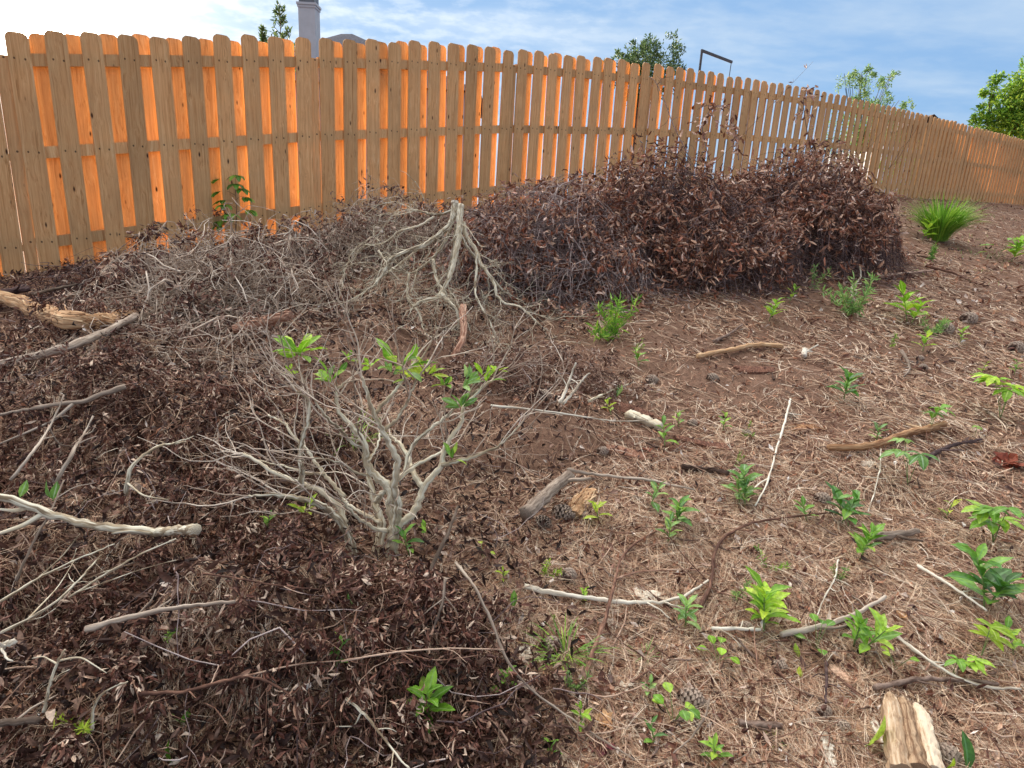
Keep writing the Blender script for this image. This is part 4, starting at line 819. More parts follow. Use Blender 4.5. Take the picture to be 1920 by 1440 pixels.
S_([(983, 1099), (1020, 1108), (1080, 1118), (1160, 1129), (1240, 1131), (1290, 1115), (1328, 1088)], 12, 'w', 'branch', 'branch', 'smooth whitish curved branch lying across needles, right of the leafy mound', [.01] * 7, taper=.4)
S_([(1094, 1278), (1118, 1205), (1138, 1150), (1152, 1095), (1160, 1052), (1185, 1022), (1230, 995)], 9, 'n', 'branch', 'branch', 'light brown knobbly branch crossing over the whitish curved one', [.01, .02, .03, .025, .015, .01, .01], forks=([(1152, 1095), (1190, 1072), (1300, 1066), (1372, 1092)],))
S_([(1311, 1140), (1334, 1095), (1338, 1040), (1352, 1010), (1400, 982), (1470, 970), (1570, 960)], 8, 'n', 'branch', 'branch', 'long sinuous brown branch bending right of the light brown knobbly one', [.01] * 7)
S_([(1334, 1178), (1380, 1179), (1426, 1180)], 8, 'w', 'stick', 'stick', 'straight whitish stick under the bright yellow-green seedling', [.01] * 3, taper=.9)
S_([(1465, 1190), (1520, 1180), (1560, 1168), (1610, 1150), (1660, 1118)], 13, 'g', 'branch', 'branch', 'thick grey curved branch between the two brightest seedlings', [.012] * 5, taper=.6, forks=([(1520, 1180), (1570, 1178), (1612, 1165)],))
S_([(1652, 1168), (1690, 1200), (1740, 1238), (1790, 1268), (1850, 1290), (1914, 1292)], 9, 'w', 'branch', 'branch', 'long whitish branch bending to the right edge above the split log', [.012] * 6)
S_([(1640, 1291), (1690, 1278), (1740, 1272), (1810, 1276), (1870, 1282)], 12, 'b', 'branch', 'branch', 'dark flaky-barked branch lying just above the split log', [.008] * 5, taper=.7)
S_([(1720, 1060), (1770, 1090), (1830, 1130), (1850, 1145)], 8, 'w', 'stick', 'stick', 'pale straight stick left of the dark green seedling near the right edge', [.012] * 4)
S_([(1770, 795), (1740, 803), (1700, 812), (1655, 830), (1610, 838), (1553, 838)], 17, 't', 'driftwood', 'driftwood', 'long tan tapered piece of wood with a splintered left end, on the right', [.012] * 6, taper=.8, ridge=.2)
S_([(1732, 862), (1755, 848), (1790, 833), (1840, 824)], 11, 'k', 'branch', 'branch', 'dark bent branch under the long tan piece of wood', [.01] * 4)
S_([(1638, 1006), (1680, 1002), (1722, 996)], 20, 'g', 'stub', 'branch', 'thick grey stub of branch right of the tall glossy seedling', [.008] * 3, taper=.65, sides=12)
S_([(1308, 668), (1345, 660), (1380, 655), (1400, 648), (1440, 646), (1468, 649)], 11, 't', 'root', 'root', 'sinuous tan root lying on bare reddish soil', [.004] * 6, taper=.9)
S_([(1338, 640), (1365, 628), (1392, 608)], 7, 'b', 'stick', 'stick', 'short dark stick above the sinuous tan root')
S_([(1178, 776), (1205, 786), (1240, 800)], 23, 'p', 'wood_chunk', 'wood', 'stout whitish wood chunk among pinkish bark slabs', taper=.75, ridge=.2, sides=12)
S_([(1690, 658), (1702, 676), (1706, 692), (1695, 706)], 8, 'g', 'stick', 'stick', 'short grey hooked stick left of the round pine cone at right', [.008] * 4)
S_([(1507, 668), (1509, 655)], 11, 'w', 'stub', 'branch', 'tiny cut white stub standing in bare soil right of the tan root', [.0, .02], taper=.95)
S_([(1482, 748), (1472, 790), (1462, 822), (1446, 880), (1440, 905), (1416, 948)], 6, 'w', 'twig', 'twig', 'long whitish twig running down from the flat slabs at centre right', [.01] * 6, forks=([(1446, 900), (1425, 905), (1400, 930)],))
S_([(1652, 842), (1650, 880), (1640, 920), (1628, 960)], 4, 'w', 'twig', 'twig', 'slim white twig hanging down from the long tan piece of wood', [.02] * 4)
S_([(1572, 1050), (1566, 1085), (1545, 1120), (1530, 1160)], 5, 'w', 'twig', 'twig', 'slim pale curved twig right above the thick grey curved branch', [.012] * 4)
S_([(1756, 486), (1690, 475), (1640, 470)], 7, 'n', 'branch', 'branch', 'long thin branch reaching out of the tallest heap to the right', [.015, .03, .05], forks=())
_o = bpy.data.objects[[o.name for o in bpy.data.objects if o.get('label', '').startswith('long thin branch reaching')][0]]
_d = dep(at(1756, 486)); _Q = smooth_path([pt(1756, 486, _d), pt(1690, 474, _d - .1), pt(1620, 462, _d - .25), pt(1560, 447, _d - .35), pt(1500, 422, _d - .4), pt(1440, 395, _d - .35)], 30); _m = MB(); tubes(_m, [_Q], np.linspace(.009, .016, 30)[None], 7); _me = _m.mesh('branch', M_TWIGR, tuple(_Q[0]), True); _o.data = _me; _o.location = tuple(_Q[0])
S_([(1636, 522), (1680, 514), (1750, 506)], 7, 'n', 'stick', 'stick', 'light brown stick lying right of the tallest heap, left of two more', [.012] * 3)
S_([(1735, 498), (1790, 512), (1832, 532)], 6, 'n', 'stick', 'stick', 'curved light stick right of the tallest heap below the grass clump', [.012] * 3)
S_([(1600, 565), (1596, 540), (1615, 520), (1612, 500)], 5, 'p', 'twig', 'twig', 'crooked pale twig at the lower right corner of the tallest heap', [.0, .05, .1, .2])
S_([(1050, 755), (1062, 730), (1072, 700), (1080, 680)], 6, 'w', 'twig', 'twig', 'left of two whitish upright twigs right of the bare shrub', [.02, .08, .14, .2])
S_([(1055, 758), (1080, 730), (1098, 705), (1106, 700)], 6, 'w', 'twig', 'twig', 'right of two whitish upright twigs right of the bare shrub', [.02, .08, .14, .17])
S_([(920, 760), (985, 766), (1060, 776), (1150, 790), (1230, 788)], 4, 'w', 'twig', 'twig', 'thin white twig lying level from the bare shrub to the bare soil', [.1, .1, .08, .03, .01])
S_([(1105, 752), (1140, 735), (1188, 716)], 6, 'p', 'stick', 'stick', 'pale straight stick beside the yellowish sprout right of the shrub', [.02, .02, .02])
S_([(798, 1085), (820, 1040), (840, 1000), (858, 950)], 7, 'g', 'branch', 'branch', 'slanting grey branch just right of the bare shrub trunk', [.03, .09, .12, .1], taper=.8)
S_([(855, 1055), (890, 1100), (920, 1160), (950, 1240), (990, 1290), (1060, 1340), (1110, 1375), (1190, 1425)], 7, 'g', 'branch', 'branch', 'long grey twiggy branch descending from the bare shrub to the bottom edge', [.12, .13, .10, .06, .02, .015, .01, .01])
S_([(835, 1085), (830, 1130), (815, 1175), (803, 1200)], 6, 'g', 'twig', 'twig', 'grey twig stuck in leaves below the slanting branch', [.12, .1, .06, .03])
S_([(650, 1310), (690, 1345), (712, 1375), (740, 1410), (770, 1445)], 7, 'p', 'branch', 'branch', 'pale bent branch at bottom, left of the big serrated seedling', [.06, .05, .04, .03, .02], forks=([(690, 1345), (665, 1362), (630, 1362)],))
S_([(1330, 1310), (1322, 1345), (1295, 1385), (1262, 1412)], 5, 'g', 'twig', 'twig', 'grey arched twig below the speckled pine cone near the bottom', [.02] * 4)
S_([(1385, 1355), (1420, 1358), (1466, 1362)], 15, 'b', 'stub', 'branch', 'short mottled bark-covered piece left of the split log', taper=.9, sides=10)
S_([(1548, 1240), (1550, 1290), (1548, 1318)], 8, 'k', 'stub', 'branch', 'dark upright snag above the broken pine cones at bottom right', [.0, .05, .09])
S_([(985, 965), (1012, 940), (1042, 912), (1068, 890)], 27, 'g', 'driftwood', 'driftwood', 'weathered grey driftwood piece right beside two pine cones', [.01, .015, .02, .03], taper=.85, ridge=.22, sides=12)

S_([(0, 1128), (70, 1085), (140, 1050), (215, 1020)], 5, 'p', 'twig', 'twig', 'pale straight twig slanting up from the left edge just above the leafy corner mound', [.06, .09, .1, .1], forks=([(70, 1085), (120, 1040), (150, 1000)],))
S_([(130, 1120), (200, 1075), (260, 1040), (330, 1010)], 4, 'p', 'twig', 'twig', 'thin pale twig running up right toward the snapped tip of the forked branch', [.08, .1, .12, .1], forks=([(200, 1075), (270, 1065), (330, 1050)],))
S_([(20, 900), (60, 850), (95, 800), (120, 740)], 5, 'g', 'twig', 'twig', 'grey upright twig left of the other above the forked pale branch', [.06, .1, .12, .12], forks=([(60, 850), (110, 835), (160, 838)],))
S_([(380, 1075), (450, 1085), (520, 1098), (600, 1105)], 4, 'n', 'twig', 'twig', 'brown twig lying level just below the bare shrub foot', [.06, .08, .08, .05])
S_([(640, 1240), (740, 1222), (850, 1215), (945, 1218)], 4, 'n', 'twig', 'twig', 'long thin brown twig level above the big serrated seedling', [.09, .1, .1, .08], forks=([(740, 1222), (820, 1240), (900, 1228)],))
# splintered logs: body plus torn fibres as its own part
def rotten(name, label, pts, dpx, key, lifts, nfib=60, cat='log', taper=.8, flat=1.0):
    mats = dict(t=M_TANWOOD, r=M_REDWOOD, w=M_WHITE, g=M_GREYWOOD)
    d0 = dep(at(*pts[len(pts) // 2])); r_ = dpx / 2 * d0 / FPX
    Q = np.array([sfc(px, py, r_ * .6 * flat + l) for (px, py), l in zip(pts, lifts)]); Q = smooth_path(Q, max(14, len(pts) * 6)); Q[1:-1] += rng.normal(size=Q[1:-1].shape) * r_ * .08
    root = empty(name, Q[len(Q) // 2], label, cat); m_ = MB(); tubes(m_, [Q], (r_ * np.linspace(1, taper, len(Q)) * (1 + .12 * rng.normal(size=len(Q))))[None], 18, ridge=.20, seed=abs(int(pts[0][0])))
    if flat != 1:
        V = m_.V[0]; zc0 = np.interp(V[:, 0], np.sort(Q[:, 0]), Q[np.argsort(Q[:, 0]), 2]) ; V[:, 2] = zc0 + (V[:, 2] - zc0) * flat
    if nfib > 60: m_.build('body', mats[key], root, smooth=False); m_ = MB()
    i = rng.integers(1, len(Q) - 1, nfib); T = unit(Q[i + 1] - Q[i - 1]); off = sphv(nfib) ; off[:, 2] = np.abs(off[:, 2]) * flat; S = Q[i] + off * r_ * .98
    D = T * np.where(rng.random(nfib) < .5, 1, -1)[:, None] + sphv(nfib) * .18; P = wig(S, D, rng.uniform(.8, 3.5, nfib) * r_, 6, .08); tubes(m_, P, (r_ * rng.uniform(.04, .16, nfib))[:, None] * np.linspace(1, .3, 6), 4)
    m_.build('torn_fibres' if nfib > 60 else 'body', mats[key], root, smooth=False); return root
rotten('splintered_log', 'splintered orange-tan log lying on brush at the left edge below the fence', [(-30, 552), (20, 560), (70, 582), (120, 600), (180, 604), (250, 592)], 26, 't', [.07, .07, .06, .05, .03, .02], 110)
rotten('rotten_branch', 'reddish rotten branch piece pointing up right behind the leafy sprout', [(438, 618), (470, 612), (505, 602), (545, 590)], 17, 'r', [.02, .04, .07, .12], 60)
rotten('rotten_stake', 'reddish splintered stake standing below the upturned shrub', [(868, 575), (870, 610), (868, 640), (848, 672)], 13, 'r', [.16, .12, .08, .02], 50, 'stake')
rotten('rotten_plank', 'narrow brown rotten plank under the big serrated seedling at the bottom', [(742, 1418), (790, 1388), (840, 1358), (893, 1330)], 24, 'r', [.01] * 4, 50, 'wood', flat=.5)
rotten('bark_block', 'blocky tan chunk of layered bark behind two pine cones', [(1072, 965), (1090, 940), (1112, 918)], 34, 't', [.0] * 3, 40, 'bark', flat=.6)
# the big split log at bottom right: parallel slabs with open cracks
c = at(1705, 1385); sroot = empty('split_log', c, 'broad weathered tan log split into slabs at the bottom right', 'log')
for k, (x0, x1, x2, w_) in enumerate(((1668, 1680, 1690, 34), (1690, 1708, 1722, 34), (1716, 1738, 1752, 30))):
    m_ = MB(); y0 = (1298, 1308, 1318)[k]; Q = np.array([sfc(x0, y0, .025), sfc((x0 + x1) / 2, 1345, .04), sfc(x1, 1395, .045), sfc(x2, 1450, .045)]); Q = smooth_path(Q, 22); d0 = dep(Q[10]); tubes(m_, [Q], (w_ * .62 * d0 / FPX * np.interp(np.arange(22), [0, 2, 6, 21], [.12, .55, .9, 1]) * (1 + .05 * rng.normal(size=22)))[None], 16, ridge=.14, seed=k + 3); m_.build('slab', M_OLDWOOD, sroot, smooth=False)
m_ = MB(); S = np.array([sfc(rng.uniform(1668, 1725), rng.uniform(1300, 1325), .03) for _ in range(14)]); P = wig(S, np.tile(unit(sfc(1690, 1300, 0) - sfc(1705, 1400, 0)), (14, 1)) + sphv(14) * .12, rng.uniform(.015, .035, 14), 5, .05); tubes(m_, P, np.linspace(.0018, .0005, 5)[None].repeat(14, 0), 4); m_.build('torn_fibres', M_OLDWOOD, sroot)
rotten('wood_sliver', 'long pale sliver lying against the left side of the split log', [(1638, 1352), (1655, 1390), (1672, 1425), (1685, 1450)], 15, 'w', [.015] * 4, 20, 'wood', .6, .5)
rotten('wood_sliver', 'white flat sliver upright at the bottom edge below the broken cones', [(1546, 1372), (1550, 1400), (1558, 1445)], 16, 'w', [.01] * 3, 12, 'wood', 1.1, .4)
# flat bark slabs
def slab(px, py, wpx, hpx, ang, mat, label, name='bark_slab', cat='bark'):
    c = sfc(px, py, .014); d0 = dep(c); n = 14; a = np.linspace(0, 2 * math.pi, n, endpoint=False); rr = 1 + rng.normal(size=n) * .16
    ex = wpx / 2 * d0 / FPX; ey = hpx / 2 * d0 / FPX * 2.0
    x = np.sign(np.cos(a)) * np.abs(np.cos(a)) ** .7 * rr * ex; y = np.sign(np.sin(a)) * np.abs(np.sin(a)) ** .7 * rr * ey; X_ = x * math.cos(ang) - y * math.sin(ang) + c[0]; Y_ = x * math.sin(ang) + y * math.cos(ang) + c[1]
    V = []; top = .010 + .004 * rng.random()
    for (s_, h) in ((1, -.01), (1, top * .8), (.86, top), (.45, top * 1.25)):
        xx = c[0] + (X_ - c[0]) * s_; yy = c[1] + (Y_ - c[1]) * s_; V += list(np.stack([xx, yy, surf(xx, yy) + .004 + h * .8 + rng.normal(size=n) * .0012], 1))
    V.append([c[0], c[1], c[2] + top * .4]); F = []
    for r_ in range(3):
        for k in range(n): F.append([r_ * n + k, r_ * n + (k + 1) % n, (r_ + 1) * n + (k + 1) % n, (r_ + 1) * n + k])
    for k in range(0, n, 2): F.append([3 * n + k, 3 * n + (k + 1) % n, 3 * n + (k + 2) % n, 4 * n])
    V = np.array(V); L_ = V - c; tc = np.stack([L_[:, 0] * 1., L_[:, 2] * 3, L_[:, 1]], 1); m_ = MB(); m_.add(V, F, rng.random(), tc); return tag(m_.build(name, mat, None, origin=tuple(c)), label, cat)
for a in ((1412, 692, 90, 14, .1, M_REDWOOD, 'wide pinkish bark slab on bare soil under the tan root'), (1512, 800, 66, 13, .4, M_TANWOOD, 'tan angular wood slab at the foot of the long whitish twig'), (1482, 778, 26, 15, 1.0, M_GREYWOOD, 'grey upturned bark piece touching the tan angular slab'),
    (1180, 765, 90, 20, -.3, M_REDWOOD, 'pinkish flaking bark sheet behind the stout whitish chunk'), (1175, 845, 80, 13, -.2, M_REDWOOD, 'reddish bark strip right of the shrub litter, left of a leafy seedling'), (1320, 830, 110, 16, -.3, M_REDWOOD, 'long reddish bark strip below a clump of pointed seedlings'), (1265, 835, 50, 14, .2, M_REDWOOD, 'small pink bark flake beside the pointed seedling'),
    (985, 1222, 30, 16, .5, M_WHITE, 'whitish curled bark flake left of the grassy tuft'), (1215, 1115, 46, 16, .3, M_WHITE, 'chalky white flake of wood just above the whitish curved branch'), (1140, 1165, 44, 12, .1, M_GREYWOOD, 'grey shredded wood bit above the reddish crumpled leaf'), (1572, 1260, 30, 22, .5, M_CHIP, 'mauve flat flake standing below the glossy green seedling'),
    (1850, 960, 40, 10, .2, M_GREYWOOD, 'grey flake near the yellow-green leaf at right'), (1630, 868, 34, 8, .2, M_GREYWOOD, 'small grey bark flake below the long tan piece of wood')):
    slab(*a)

# ------------------------------------------------------------------ pine cones
def cone_meshes(seed):
    r = np.random.default_rng(seed); m_ = MB(); n = 95; k = np.arange(n); u = (k + .5) / n; th = k * 2.39996
    rad = .024 * np.sin(np.clip(u * 1.02 + .10, 0, 1) * math.pi) ** .75 * (1 - .25 * u) + .004; z = (u - .5) * .088
    rd = np.stack([np.cos(th), np.sin(th), np.zeros(n)], 1); P = rd * (rad * .45)[:, None] + np.stack([np.zeros(n), np.zeros(n), z], 1); tn = np.stack([-np.sin(th), np.cos(th), np.zeros(n)], 1)
    op = .55 + .5 * r.random(n) * .5; D = unit(rd * 1.0 + np.array([0, 0, 1.0]) * op[:, None]); L_ = rad * .95 + .003; wv = .0065 + .004 * (rad / .024); nr = np.cross(tn, D)
    V = []; F = []
    for q in range(n):
        b = P[q]; e = b + D[q] * L_[q]; w = tn[q] * wv[q]; h = nr[q] * .0022; v = [b - w * .4 - h, b + w * .4 - h, b + w * .4 + h, b - w * .4 + h, e - w - h, e + w - h, e + w * .9 + h * 1.4, e - w * .9 + h * 1.4, e + D[q] * .004 - w * .35 - h * 1.2, e + D[q] * .004 + w * .35 - h * 1.2]
        o = len(V); V += v; F += [[o, o + 1, o + 5, o + 4], [o + 1, o + 2, o + 6, o + 5], [o + 2, o + 3, o + 7, o + 6], [o + 3, o, o + 4, o + 7], [o + 4, o + 5, o + 9, o + 8], [o + 7, o + 8, o + 9, o + 6]]
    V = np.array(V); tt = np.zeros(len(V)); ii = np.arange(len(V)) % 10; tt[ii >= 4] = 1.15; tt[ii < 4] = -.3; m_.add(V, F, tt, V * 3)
    c_ = MB(); Q = np.array([[0, 0, zz] for zz in np.linspace(-.044, .046, 9)]); tubes(c_, [Q], (np.interp(np.linspace(0, 1, 9), u, rad) * .5)[None], 10); return m_.mesh('scales', M_CONE), c_.mesh('core', M_BARK, smooth=True)
CM = [cone_meshes(k) for k in range(3)]
def cone(px, py, size, yaw, label, k=0, tilt=90, squash=1.0, lift=0):
    p0 = sfc(px, py, 0); s_ = size * .88 * dep(p0) / FPX / .096; p = sfc(px, py, .014 * s_ + .004 + lift); root = empty('pine_cone', p, label, 'pine cone', 'pine cones scattered in the needles', rot=(0, R(tilt), R(yaw))); root.scale = (s_,) * 3
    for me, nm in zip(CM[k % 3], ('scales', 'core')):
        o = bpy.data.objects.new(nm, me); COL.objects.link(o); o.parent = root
for q, a in enumerate(((1055, 962, 52, -20, 'larger speckled pine cone lying behind the driftwood end'), (1018, 980, 42, -35, 'paler pine cone at the left end of the grey driftwood'), (1066, 1080, 44, 70, 'slender pine cone standing on end above the whitish curved branch'),
    (1036, 1212, 52, 110, 'dark open pine cone half hidden by the grassy tuft'), (1052, 1276, 50, 10, 'grey-tipped pine cone beside the little ferny sprout near the bottom'), (1296, 1312, 66, -15, 'large brown pine cone with white scale tips near bottom centre'),
    (1772, 1416, 64, 5, 'chunky brown pine cone right of the split log'), (1731, 690, 24, 60, 'round open pine cone on bare ground, right of the hooked stick'), (1336, 708, 27, -10, 'pine cone on bare soil below the sinuous tan root'),
    (1222, 712, 30, 0, 'pine cone with whitish tips at the edge of the brush, left of the bare soil'), (1018, 741, 34, 8, 'pale grey pine cone caught in twigs right of the bare shrub'), (1816, 598, 40, 15, 'long pine cone at right, farther of the pair beside low weeds'),
    (1772, 617, 40, 10, 'long pine cone at right, nearer of the pair beside low weeds'), (1905, 652, 38, 25, 'grey pine cone cut by the right edge of the picture'), (1541, 936, 40, 10, 'pale weathered pine cone left of the tall glossy seedling'),
    (1130, 846, 28, 20, 'dark pine cone below the white twig, by the brush edge'), (1398, 1176, 34, 0, 'dark pine cone under the bright yellow-green seedling'), (1462, 1250, 38, -20, 'dull half buried pine cone below the straight whitish stick'),
    (1298, 793, 24, 5, 'brown pine cone beside the small serrated sprout near the whitish chunk'), (1545, 1335, 40, 30, 'upper one of two broken dark pine cones left of the split log'), (1580, 1362, 38, -30, 'lower one of two broken dark pine cones left of the split log'),
    (1878, 1080, 32, 60, 'grey pine cone behind the dark green seedling at the right edge'), (1725, 672, 18, 0, 'small dark pine cone just behind the round open one'), (1400, 812, 22, 0, 'little dark pine cone between the seedling pair and the tan slab'))):
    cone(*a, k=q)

# ------------------------------------------------------------------ seedlings and weeds
def veg(px, py, size, typ, key, name, cat, label, n=10, lift=0.0, group=None):
    b = sfc(px, py + size * .42, .004 + lift); d0 = dep(b); h = size * d0 / FPX * 1.2; root = empty(name, b, label, cat, group); rs = rng
    ms = MB(); ml = MB(); mat = GREENS[key]
    if typ == 'A':      # upright leafy seedling
        k = max(1, n // 9)
        for q in range(k):
            off = sphv(1)[0] * [h * .12, h * .12, 0] * (q > 0); hh = h * (1 if q == 0 else rs.uniform(.6, .85)); Q = wig((b + off)[None], np.array([[rs.normal() * .2, rs.normal() * .2, 1]]), np.array([hh * .62]), 7, .06); tubes(ms, Q, np.linspace(.0022, .0011, 7)[None] * (1 + h * 2), 5)
            nn = max(5, n // k); u = np.linspace(.25, 1, nn); P = np.stack([np.interp(u, np.linspace(0, 1, 7), Q[0, :, c]) for c in range(3)], 1); a = np.arange(nn) * 2.4 + rs.uniform(0, 6)
            D = np.stack([np.cos(a), np.sin(a), .35 + 1.0 * u + rs.normal(size=nn) * .2], 1); L_ = hh * rs.uniform(.36, .56, nn) * (1.05 - .35 * u); up = np.stack([-np.cos(a) * .3, -np.sin(a) * .3, np.ones(nn)], 1)
            leaves(ml, P, D, L_, L_ * rs.uniform(.34, .46, nn), rs.uniform(.2, 1.0, nn), rs.uniform(.15, .5, nn), up=up, ns=7, wavy=.12)
    elif typ == 'B':    # palmate creeper leaves on stalks
        for q in range(n):
            a = rs.uniform(0, 6.28); r_ = h * rs.uniform(.0, .45) * (n > 1); t_ = b + [math.cos(a) * r_, math.sin(a) * r_, h * rs.uniform(.45, .9)]; Q = smooth_path([b, b * .5 + t_ * .5 + [0, 0, h * .1], t_], 8); tubes(ms, [Q], np.linspace(.0016, .001, 8)[None], 4)
            m5 = 5; aa = a + np.array([-1.9, -.95, 0, .95, 1.9]) + rs.normal(size=5) * .12; D = np.stack([np.cos(aa), np.sin(aa), rs.uniform(-.25, .25, 5)], 1); L_ = h * rs.uniform(.36, .46) * np.array([.7, .95, 1.1, .95, .7]); leaves(ml, np.repeat(t_[None], 5, 0), D, L_, L_ * .46, rs.uniform(.3, .8, 5), .25, up=np.tile([0, 0, 1.], (5, 1)), ns=7, wavy=.1, tint=np.full(5, rs.random()))
    elif typ == 'C':    # feathery sprout: tiny needles round short stems
        k = max(2, n // 6); D = sphv(k, 1.4); D[:, 2] = np.abs(D[:, 2]); Q = wig(np.repeat(b[None], k, 0), D, h * rs.uniform(.6, 1.0, k), 8, .08, .05); tubes(ms, Q, np.linspace(.0014, .0007, 8)[None].repeat(k, 0), 4)
        i = rs.integers(0, k, n * 9); j = rs.integers(1, 8, n * 9); P = Q[i, j]; leaves(ml, P, sphv(n * 9, .7), h * rs.uniform(.14, .26, n * 9), h * .035, .3, .2, ns=3)
    elif typ == 'D':    # grass blades
        a = rs.uniform(0, 6.28, n * 5); D = np.stack([np.cos(a) * .6, np.sin(a) * .6, np.ones(n * 5)], 1) + sphv(n * 5) * .25; P = b + np.stack([np.cos(a), np.sin(a), 0 * a], 1) * (rs.uniform(0, .3, n * 5) * h)[:, None]; leaves(ml, P, D, h * rs.uniform(.4, .85, n * 5), h * .022, rs.uniform(.3, 1.8, n * 5), .3, up=-D + [0, 0, 2.], ns=5)
    elif typ == 'E':    # round leaves on thin stalks
        for q in range(n):
            a = rs.uniform(0, 6.28); t_ = b + [math.cos(a) * h * .4, math.sin(a) * h * .4, h * rs.uniform(.3, .95)]; tubes(ms, [smooth_path([b, (b + t_) / 2 + [0, 0, h * .1], t_], 6)], np.full((1, 6), .0009), 4); D = np.array([[math.cos(a), math.sin(a), rs.uniform(-.1, .5)]]); leaves(ml, t_[None], D, h * .38, h * .34, .4, .25, up=np.array([[0, 0, 1.]]), ns=7)
    elif typ == 'L':    # one or two big leaves
        for q in range(n):
            a = rs.uniform(0, 6.28); D = np.array([[math.cos(a) * .5, math.sin(a) * .5, 1.0 - q * .3]]); leaves(ml, (b + [0, 0, h * .1])[None], D, h * .95, h * .42, .4, .35, up=np.array([[math.cos(a), -1., .2]]), ns=7, wavy=.1); tubes(ms, [smooth_path([b, b + [0, 0, h * .06], b + [0, 0, h * .12]], 4)], np.full((1, 4), .0016), 4)
    if ms.n: ms.build('stem', M_STEMG if typ != 'C' else M_STEMB, root, smooth=True)
    ml.build('leaves', mat, root, smooth=True); return root
V_ = lambda px, py, size, typ, key, label, n=10, name='seedling', cat='seedling', lift=0.0: veg(px, py, size, typ, key, name, cat, label, n, lift)
V_(1432, 1140, 118, 'A', 'bright', 'bright yellow-green bushy seedling left of the thick grey curved branch', 26)
V_(1612, 1178, 104, 'A', 'mid', 'tall glossy mid-green seedling at the left end of the long whitish branch', 20)
V_(1845, 1088, 130, 'A', 'dark', 'large dark green pointed-leaf seedling close to the right edge', 24)
V_(1592, 950, 90, 'A', 'dark', 'upright glossy seedling with dark leaves above the thick grey stub', 18)
V_(1612, 1018, 80, 'A', 'mid', 'wide leafy seedling just left of the thick grey stub', 14)
V_(1268, 955, 74, 'A', 'dark', 'dark green small-leaved seedling right of the long straight grey stick end', 18)
V_(1252, 995, 56, 'A', 'blue', 'pale green seedling right under the dark small-leaved one', 9)
V_(1246, 815, 58, 'A', 'mid', 'pointed-leaf seedling rising from the reddish bark strips', 7)
V_(800, 1312, 118, 'A', 'mid', 'big serrated light green seedling at bottom between the leafy mounds', 13)
V_(768, 1012, 70, 'A', 'dark', 'pointed dark green seedling at the right foot of the bare shrub', 8, lift=.02)
V_(1124, 957, 54, 'A', 'lime', 'yellow-green seedling of few leaves right of the tan bark chunk', 7)
V_(946, 1272, 62, 'A', 'mid', 'seedling with folded green leaves right of the dark leafy mound', 7)
V_(1092, 1340, 54, 'A', 'bright', 'light green seedling on the long grey twiggy branch near the bottom', 6)
V_(1398, 912, 84, 'A', 'blue', 'sprawling small-leaved green weed at the end of the long whitish twig', 34, 'weed', 'weed')
V_(1218, 925, 60, 'A', 'blue', 'dull green seedling above the light brown knobbly branch', 9)
V_(1512, 953, 52, 'A', 'mid', 'little two-tone seedling left of the pale weathered pine cone', 7)
V_(1442, 580, 54, 'A', 'bright', 'bright leafy seedling in front of the tallest heap', 12)
V_(1700, 572, 76, 'A', 'bright', 'brightest bushy seedling far right, below the grass clump', 26)
V_(1600, 566, 66, 'C', 'blue', 'low spreading ferny weed left of the brightest far seedling', 40, 'weed', 'weed')
V_(1285, 1145, 72, 'A', 'blue', 'pale grey-green seedling below the right end of the whitish curved branch', 12)
V_(1092, 1118, 34, 'A', 'bright', 'tiny seedling leaning on the whitish curved branch', 8)
V_(1042, 1150 + 5, 24, 'C', 'mid', 'tiny sprout beside the pale curl of bark', 8)
V_(1198, 670, 40, 'A', 'mid', 'small seedling on the slope between the heaps and the bare soil', 8)
V_(1190, 650, 24, 'C', 'mid', 'wispy sprout right behind a small white bit of litter', 8)
V_(1146, 762, 36, 'A', 'lime', 'yellow sprout at the edge of the brush right of the upright twigs', 6)
V_(1156, 736, 22, 'L', 'blue', 'single pale leaf sprout by the straight pale stick', 2)
V_(1272, 785, 36, 'A', 'mid', 'small serrated sprout beside the brown pine cone', 6)
V_(1356, 790, 42, 'A', 'mid', 'small holly-like green seedling left of the tan angular slab', 8)
V_(1392, 805, 26, 'C', 'mid', 'weedy little sprout right of the holly-like seedling', 8)
V_(1582, 722, 66, 'A', 'dark', 'spreading dark green seedling under the tiny white stub', 16)
V_(1345, 1225, 44, 'E', 'bright', 'round-leaved little weed below the pale grey-green seedling', 5, 'weed', 'weed')
V_(1500, 1262, 24, 'L', 'lime', 'single bright round leaf below the thick grey curved branch', 1)
V_(1530, 1200, 44, 'E', 'mid', 'small wavy-leaved weed under the thick grey curved branch', 5, 'weed', 'weed')
V_(1228, 1378, 56, 'A', 'dark', 'seedling with two upright lance leaves near the bottom edge', 5)
V_(1262, 1335, 54, 'E', 'mid', 'clump of round green leaves in front of the large white-tipped pine cone', 7, 'weed', 'weed')
V_(1342, 1400, 62, 'A', 'mid', 'narrow-leaved seedling at the bottom, left of the mottled bark piece', 9)
V_(1210, 1290, 40, 'A', 'blue', 'thin pale sprout above the large white-tipped pine cone', 7)
V_(1210, 1220, 42, 'D', 'blue', 'grey-green grassy sprout right of the reddish crumpled leaf', 4, 'grass_tuft', 'grass tuft')
V_(1642, 812, 42, 'A', 'blue', 'bluish seedling growing against the long tan piece of wood', 9)
V_(1738, 788, 66, 'B', 'mid', 'five-fingered creeper on a dark stalk above the dark bent branch', 2, 'creeper', 'creeper')
V_(1702, 880, 74, 'B', 'blue', 'green five-fingered creeper left of the dark bent branch', 3, 'creeper', 'creeper')
V_(1828, 804, 30, 'B', 'mid', 'tiny creeper sprout above the dark bent branch end', 1, 'creeper', 'creeper')
V_(1835, 1205, 92, 'B', 'lime', 'brightest lime five-fingered creeper above the long whitish branch', 2, 'creeper', 'creeper')
